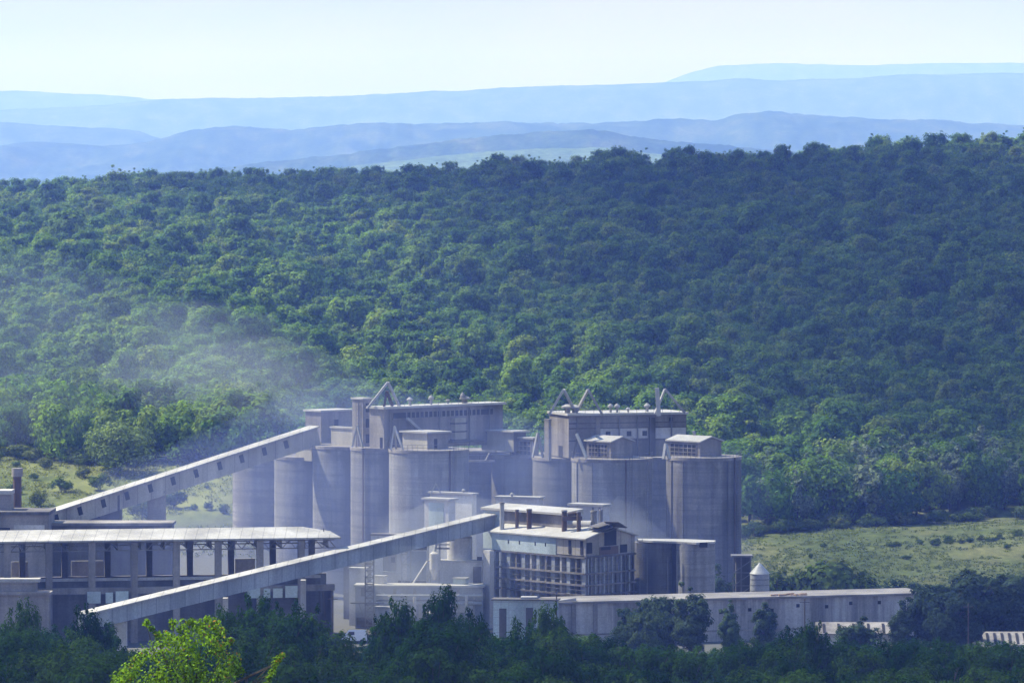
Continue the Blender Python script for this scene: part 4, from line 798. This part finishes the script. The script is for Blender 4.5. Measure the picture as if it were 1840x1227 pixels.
t = thing("brace", "thin white diagonal brace leaning against the mill building", "brace", tuple(at(740, 1052, 702))); b = MB(); b.beam(at(739, 1053, 703), at(768, 1008, 706), .25); b.build("bar", MT['roof_white'], t)
u = UB(672, 1000, None, 716, 55, 3, 6); simple_house("side_block", "dim grey block between the open shed and the mill building", "building", u, MT['conc'], MT['conc'], .1, .2, z0=0)
u = UB(655, 1022, None, 704, 28, 5, 20); simple_house("side_block", "small pale cabin left of the lattice pylon foot", "building", u, MT['conc_pale'], MT['roof'], .15, .2, z0=0, rise=.0)
t = thing("pipe_rack", "pale pipe rack with crossing ducts in front of the white mill buildings", "pipe rack", (X(760, 696), 696, 0))
for px in (690, 722, 754, 790, 824, 852): b = MB(); b.beam((X(px, 696), 696, 0), (X(px, 696), 696, Z(1066, 696)), .3); b.build("post", MT['pale_frame'], t)
for py, r_ in ((1070, .22), (1078, .15), (1084, .3)): b = MB(); b.tube(at(676, py, 695.6), at(866, py, 695.6), r_, n=10); b.build("pipe", MT['galv' if r_ > .2 else 'steel'], t)
for px0, py0, px1, py1 in ((700, 1070, 712, 1100), (745, 1072, 745, 1105), (801, 1068, 815, 1104), (838, 1070, 838, 1110)): b = MB(); b.tube(at(px0, py0, 695.2), at(px1, py1, 695.2), .28, n=10); b.build("duct", MT['conc_pale'], t)
def cabin(px, y0, y1, Y, wl, wr, al, wall, label, nm="cabin"):
    u = UB(px, y0, y1, Y, wl, wr, al); return simple_house(nm, label, "cabin", u, MT[wall], MT['roof_white'], .15, .18)
for a_ in ((690, 1036, 1053, 701, 18, 5, 25, 'conc_pale', "tiny white cabin on the plinth ledge below the barred recess"), (836, 1040, 1053, 700, 22, 6, 25, 'tile', "pale blue box on the plinth ledge below the dust tank"), (700, 1092, 1140, 690, 26, 8, 20, 'conc_pale', "white hut at the foot of the plinth wall beside the pylon"), (800, 1104, 1140, 690, 40, 10, 20, 'conc', "grey hut in front of the middle of the plinth wall")): cabin(*a_)
t = thing("cyclone", "pale cone bottomed dust cyclone on legs beside the blue shutter", "cyclone", tuple(at(781, 1052, 703)))
q = at(781, 1052, 703); b = MB(); zc_ = Z(1022, 703); b.cyl(q.x, 703, zc_, zc_ + 2.6, .85, n=24); b.cyl(q.x, 703, zc_ - 1.8, zc_, .2, .85, n=24); b.cyl(q.x, 703, zc_ + 2.6, zc_ + 3.0, .85, .25, n=24); b.build("body", MT['conc_pale'], t)
for dx in (-.75, .75): b = MB(); b.beam((q.x + dx, 703, q.z - .3), (q.x + dx, 703, zc_ + .3), .12); b.build("leg", MT['steel'], t)
b = MB(); b.tube((q.x, 703, zc_ + 3.0), (q.x + .3, 703.5, zc_ + 4.6), .25, n=10); b.tube((q.x + .3, 703.5, zc_ + 4.6), (q.x + 3.2, 705.5, zc_ + 4.8), .25, n=10); b.build("duct", MT['galv'], t)
t = thing("duct_tower", "open pale steel tower with slanting duct between mill building and white tower", "tower", (X(733, 708), 708, 0))
b = MB()
for px in (722, 738): b.beam((X(px, 708), 708, 4), (X(px, 708), 708, Z(985, 708)), .22); b.beam((X(px, 710), 710, 4), (X(px, 710), 710, Z(985, 710)), .22)
for k in range(5): z_ = 5.0 + k * 1.7; b.beam((X(722, 708), 708, z_), (X(738, 708), 708, z_ + (1.7 if k % 2 else 0)), .12); b.beam((X(722, 708), 708, z_), (X(738, 708), 708, z_), .14)
b.build("frame", MT['pale_frame'], t)
b = MB(); b.tube(at(730, 990, 709), at(764, 950, 716), .4, n=12); b.build("duct", MT['galv'], t)
for i, (px, top, Y) in enumerate([(598, 1070, 664), (1000, 1058, 664), (1446, 1076, 664), (1740, 1084, 636)]):
    t = thing("utility_pole", ["utility pole standing before the end of the open shed", "utility pole beside the pale blue gate house", "utility pole before the low building right of the poplars", "utility pole among the dark trees at the right"][i], "pole", (X(px, Y), Y, 0), "utility poles along the yard edge")
    b = MB(); b.cyl(X(px, Y), Y, -.3, Z(top, Y), .13, .09, n=8); b.build("shaft", BARK, t); b = MB(); b.beam((X(px, Y) - .8, Y, Z(top, Y) - .5), (X(px, Y) + .8, Y, Z(top, Y) - .5), .1); b.build("crossarm", BARK, t)
# lattice pylon
t = thing("lattice_pylon", "slender steel lattice pylon supporting the front gallery, with a crossarm", "pylon", (X(664, 694), 694, 0))
b = MB(); zt_ = Z(1000, 694); cs = [(X(664, 694) + dx, 694 + dy) for dx, dy in ((-.7, -.7), (.7, -.7), (.7, .7), (-.7, .7))]
for c in cs: b.beam((*c, -.2), (*c, zt_), .16)
n_ = 11
for i in range(n_):
    za, zb3 = zt_ * i / n_, zt_ * (i + 1) / n_
    for k in range(4): c0, c1 = cs[k], cs[(k + 1) % 4]; b.beam((*c0, za), (*c1, zb3), .1); b.beam((*c0, zb3), (*c1, zb3), .1)
b.build("mast", MT['steel'], t)
b = MB(); b.beam(at(630, 1083, 693), at(690, 1083, 693), .2); b.beam(at(645, 1084, 693), at(652, 1106, 693), .12); b.beam(at(680, 1084, 693), at(674, 1106, 693), .12); b.build("crossarm", MT['steel'], t)

# --- gate house and long low building in front
u = UB(1000, 1079, None, 668, 114, 4, 8); t, r = simple_house("gate_house", "pale blue panelled gate house with two tall dark doorways", "building", u, MT['tile'], MT['conc_dark'], .3, .18, z0=0)
u_px = 1000
onl(897, 910, 1094, 1155, 'conc_dark', "door"); onl(945, 958, 1092, 1155, 'conc_dark', "door")
b = MB()
for k in range(9): u.left(b, u.L * k / 8 - .04, u.L * k / 8 + .04, 0, u.z1, .02)
for k in range(5): u.left(b, 0, u.L, u.z1 - .4 - k * 1.2, u.z1 - .33 - k * 1.2, .025)
b.build("panel_joint", MT['bluegrey'], t)
b = MB(); q = at(950, 1073, 670); b.prism([(q.x - 1.3, 669), (q.x + 1.3, 669), (q.x + 1.4, 671), (q.x - 1.2, 671)], q.z - .3, q.z + .15); b.build("roof_box", MT['roof_white'], t)
t = thing("long_warehouse", "long low stained concrete building with a dusty flat roof across the right", "building", (X(1330, 682), 682, 0))
w0 = Vector((X(1003, 671), 671)); w1 = Vector((X(1662, 688), 688)); dd = (w1 - w0).normalized(); nn = Vector((-dd.y, dd.x)); WL = (w1 - w0).length; zw = Z(1084, 672)
def Wp(a, b_): q = w0 + dd * a + nn * b_; return (q.x, q.y)
MB().prism([Wp(0, 0), Wp(WL, 0), Wp(WL, 9), Wp(0, 9)], -.2, zw - .003).build("wall", weathered("stained render", (.47, .46, .46), (.17, .16, .17), (.58, .56, .55), .95, .1, seed=41, sscale=1.3), t)
MB().prism([Wp(-.3, -.35), Wp(WL + .3, -.35), Wp(WL + .3, 9.3), Wp(-.3, 9.3)], zw, zw + .35).build("roof", weathered("dusty flat roof", (.27, .255, .25), (.18, .17, .17), (.36, .34, .32), .4, 0, seed=42), t)
def wpx(px): return (px - 1003) / (1662 - 1003) * WL
for px in (1030, 1068): b = MB(); a = wpx(px); b.prism([Wp(a - .35, -.22), Wp(a + .35, -.22), Wp(a + .35, .05), Wp(a - .35, .05)], -.2, zw - .1); b.build("pilaster", MT['conc'], t)
for px, py in ((1291, 1100), (1343, 1097), (1383, 1099), (1430, 1092), (1482, 1095), (1526, 1090), (1578, 1090)):
    b = MB(); a = wpx(px); z_ = Z(py, 678); b.prism([Wp(a - .28, -.06), Wp(a + .28, -.06), Wp(a + .28, .05), Wp(a - .28, .05)], z_ - .25, z_ + .3); b.build("hole", MT['dark'], t)
b = MB(); b.prism([Wp(0, -.1), Wp(WL, -.1), Wp(WL, .05), Wp(0, .05)], 1.6, 1.85); b.build("ledge", MT['conc'], t)
b = MB(); a = wpx(1020); b.prism([Wp(a - 2, .5), Wp(a + 1.5, .3), Wp(a + 1.7, 3), Wp(a - 1.6, 3)], zw + .353, [zw + .45, zw + .9, zw + .5, zw + .6]); b.build("rubble", MT['roof_white'], t)
b = MB()
for k in range(26):
    a = wpx(1385 + rs.uniform(0, 70)); c = rs.uniform(.3, 2.5); s_ = rs.uniform(.15, .5); b.prism([Wp(a - s_, c), Wp(a + s_, c), Wp(a + s_, c + s_), Wp(a - s_, c + s_)], zw + .353, zw + .36 + rs.uniform(.05, .3))
b.build("rubble", weathered("orange rubble", (.42, .30, .22), (.3, .2, .15), (.5, .42, .36), .5, 0, seed=44), t)
# small metal silo and its dark frame
t = thing("metal_silo", "small galvanised silo with conical lid behind the long low building", "silo", (X(1365, 705), 705, 0))
MB().cyl(X(1365, 705), 705, -.2, Z(1030, 705), M(17.5, 705), n=36).build("shell", MT['galv'], t); MB().cyl(X(1365, 705), 705, Z(1030, 705), Z(1011, 705), M(18.5, 705), .12, n=36).build("lid", MT['galv'], t)
b = MB()
for k in range(4): z_ = Z(1040 + k * 10, 705); b.cyl(X(1365, 705), 705, z_ - .06, z_ + .06, M(17.9, 705), n=36)
b.build("hoop", MT['steel'], t)
t = thing("elevator_frame", "dark blue steel frame tower beside the small metal silo", "tower", (X(1334, 707), 707, 0))
b = MB(); b.box(X(1322, 708), X(1347, 708), 707, 709, -.2, Z(1000, 708)); b.build("shaft", MT['conc_dark'], t)
b = MB(); b.box(X(1314, 707), X(1352, 707), 706, 709.5, Z(1000, 707), Z(997, 707)); b.build("platform", MT['steel'], t)
b = MB()
for px in (1318, 1332, 1349): b.beam((X(px, 706), 706.3, -.2), (X(px, 706), 706.3, Z(1000, 706)), .2)
for k in range(5): b.beam((X(1318, 706), 706.3, 2.2 * k), (X(1349, 706), 706.3, 2.2 * k + 2), .14); b.beam((X(1318, 706), 706.3, 2.2 * k), (X(1349, 706), 706.3, 2.2 * k), .14)
b.build("frame", MT['steel'], t)
# lean-to roofs in front of the low building
def lean(px0, px1, y0, y1, Y, label, ribs):
    t = thing("lean_to", label, "lean-to", (X((px0 + px1) / 2, Y), Y, 0)); z0, z1_ = Z(y1, Y), Z(y0, Y + 5)
    b = MB(); x0, x1 = X(px0, Y), X(px1, Y); b.hexa([(x0, Y, z0 - .15), (x1, Y, z0 - .15), (x1, Y + 5, z1_ - .15), (x0, Y + 5, z1_ - .15)], [(x0, Y, z0), (x1, Y, z0), (x1, Y + 5, z1_), (x0, Y + 5, z1_)]); r = b.build("roof", MT['conc'], t)
    for k in range(ribs): xx = x0 + (x1 - x0) * (k + .5) / ribs; b = MB(); b.hexa([(xx - .2, Y + .3, z0 + .1), (xx + .2, Y + .3, z0 + .1), (xx + .35, Y + 4, z1_ - .2), (xx - .05, Y + 4, z1_ - .2)], [(xx - .2, Y + .3, z0 + .16), (xx + .2, Y + .3, z0 + .16), (xx + .35, Y + 4, z1_ - .12), (xx - .05, Y + 4, z1_ - .12)]); b.build("skylight", MT['dark'], r)
    MB().box(x0 + .2, x1 - .2, Y + .4, Y + 4.8, -.2, z0 - .16).build("wall", MT['conc_pale'], t)
lean(1468, 1602, 1117, 1138, 655, "pale blue lean-to roof with dark skylights against the low building", 5)
lean(1770, 1850, 1134, 1158, 640, "white striped low roof among the trees at the lower right", 6)
# parked van
t = thing("parked_van", "white van parked among trees below the mill buildings", "van", (X(636, 676), 676, 0)); x0 = X(636, 676)
b = MB(); b.hexa([(x0 - 2.1, 675, .45), (x0 + 2.1, 675, .45), (x0 + 2.1, 676.9, .45), (x0 - 2.1, 676.9, .45)], [(x0 - 2.0, 675.1, 1.2), (x0 + 2.05, 675.1, 1.2), (x0 + 2.05, 676.8, 1.2), (x0 - 2.0, 676.8, 1.2)])
b.hexa([(x0 - 1.5, 675.1, 1.2), (x0 + 2.05, 675.1, 1.2), (x0 + 2.05, 676.8, 1.2), (x0 - 1.5, 676.8, 1.2)], [(x0 - .9, 675.25, 2.05), (x0 + 1.95, 675.25, 2.05), (x0 + 1.95, 676.65, 2.05), (x0 - .9, 676.65, 2.05)]); b.build("body", MT['van'], t)
b = MB(); b.hexa([(x0 - 1.15, 675.12, 1.3), (x0 + .1, 675.12, 1.3), (x0 + .1, 675.3, 1.3), (x0 - 1.15, 675.3, 1.3)], [(x0 - .75, 675.2, 1.9), (x0 + .1, 675.2, 1.9), (x0 + .1, 675.4, 1.9), (x0 - .75, 675.4, 1.9)]); b.build("window", MT['glass'], t)
for dx in (-1.35, 1.35):
    for yy in (674.98, 676.72): b = MB(); b.tube((x0 + dx, yy, .35), (x0 + dx, yy + .2, .35), .35, .35, 20); b.build("wheel", MT['rubber'], t)

# ------------------------------------------------------------------ dust, clouds, haze
def volmat(name, dens, col, absorb=(1, 1, 1), aniso=0.0):
    m = bpy.data.materials.new(name); m.use_nodes = True; nt = m.node_tree; nt.nodes.clear(); v = nt.nodes.new("ShaderNodeVolumePrincipled"); o = nt.nodes.new("ShaderNodeOutputMaterial")
    v.inputs['Density'].default_value = dens; v.inputs['Color'].default_value = (*col, 1); v.inputs['Absorption Color'].default_value = (*absorb, 1); v.inputs['Anisotropy'].default_value = aniso
    nt.links.new(v.outputs[0], o.inputs['Volume']); return m
def puff(name, label, cat, c, r, m, seed, lump=.25, sub=4, rotz=0.0):
    import bmesh
    bm = bmesh.new(); bmesh.ops.create_icosphere(bm, subdivisions=sub, radius=1)
    for v in bm.verts:
        k = 1 + lump * 2.2 * (float(fbm(v.co.x * 1.4 + seed, v.co.y * 1.4 + v.co.z * 2.1, seed, 3))); v.co = Vector((v.co.x * r[0] * k, v.co.y * r[1] * k, v.co.z * r[2] * k))
    me = bpy.data.meshes.new(name); bm.to_mesh(me); bm.free(); me.materials.append(m); o = bpy.data.objects.new(name, me); COL.objects.link(o); o.location = c; o.rotation_euler = (0, 0, rotz)
    return tag(o, label, cat, None, "stuff")
DV = volmat("cement dust", .016, (.78, .85, 1.0)); DV2 = volmat("thin cement dust", .0036, (.72, .83, 1.0))
puff("dust_plume", "thin pale dust drifting up over the forest left of the silos", "dust", at(90, 650, 920), (52, 46, 24), volmat("thinnest cement dust", .0013, (.62, .76, 1.0)), 1, .55)
puff("dust_plume", "denser streak of dust low over the forest on the left", "dust", at(390, 640, 890), (26, 18, 13), DV2, 9, .6)
puff("dust_plume", "faint dust veil trailing left from the upper gallery head", "dust", at(500, 690, 850), (22, 14, 8.5), DV2, 2, .5)
puff("dust_plume", "dust haze hanging at the forest edge on the far left", "dust", at(30, 740, 870), (16, 8, 8), DV2, 5, .35)
DV3 = volmat("works dust", .0036, (.38, .48, 1.0))
puff("dust_plume", "bright dust hanging round the white tower and front gallery", "dust", at(800, 985, 724), (13, 9, 8.5), DV, 3, .5)
puff("dust_plume", "dust rolling over the foot of the pale silo behind the kiln house", "dust", at(1100, 985, 726), (10, 7.5, 8), DV, 4, .5)
puff("dust_plume", "blue dust veil hanging over the whole left battery of silos", "dust", (-28, 742, 10), (52, 58, 27), DV3, 6, .3)
puff("dust_plume", "thin blue dust veil before the right battery of silos", "dust", (16, 738, 10), (30, 40, 24), volmat("thinner works dust", .0027, (.38, .48, 1.0)), 7, .3)
puff("dust_plume", "pale dust drifting low over the yard before the mill buildings", "dust", at(700, 1050, 690), (16, 9, 6), DV, 8, .5)
CV = volmat("cloud", .0065, (1, 1, 1))
def cloud(gx_, gy_, rx, ry, rz_, seed, label, CV=CV):                                  # stands so that its shade falls around (gx_, gy_)
    zc = 1500.0; k = zc - 30; c = Vector((gx_, gy_, 30)) + sdir * (k / sdir.z)
    return puff("cloud", label, "cloud", c, (rx, ry, rz_), CV, seed, .22)
cloud(165, 1330, 135, 480, 110, 31, "fair weather cloud shading the right side of the hillside")
cloud(60, 1720, 200, 230, 90, 32, "fair weather cloud shading the forest ridge")
cloud(10, 420, 170, 150, 90, 33, "fair weather cloud shading the front wood", volmat("front cloud", .0055, (1, 1, 1)))
cloud(85, 770, 150, 190, 90, 34, "unseen thin cloud added to dim the sun over the works", volmat("thin cloud", .0022, (1, 1, 1)))  # out-of-view cloud added to soften the sun on works and field
hz = MB().box(-10200, 10200, -500, 25200, -2, 1080).build("haze", volmat("haze", HAZE_DENSITY, HAZE_COLOR), None)
tag(hz, "pale blue summer haze filling the valley air", "haze", None, "stuff")
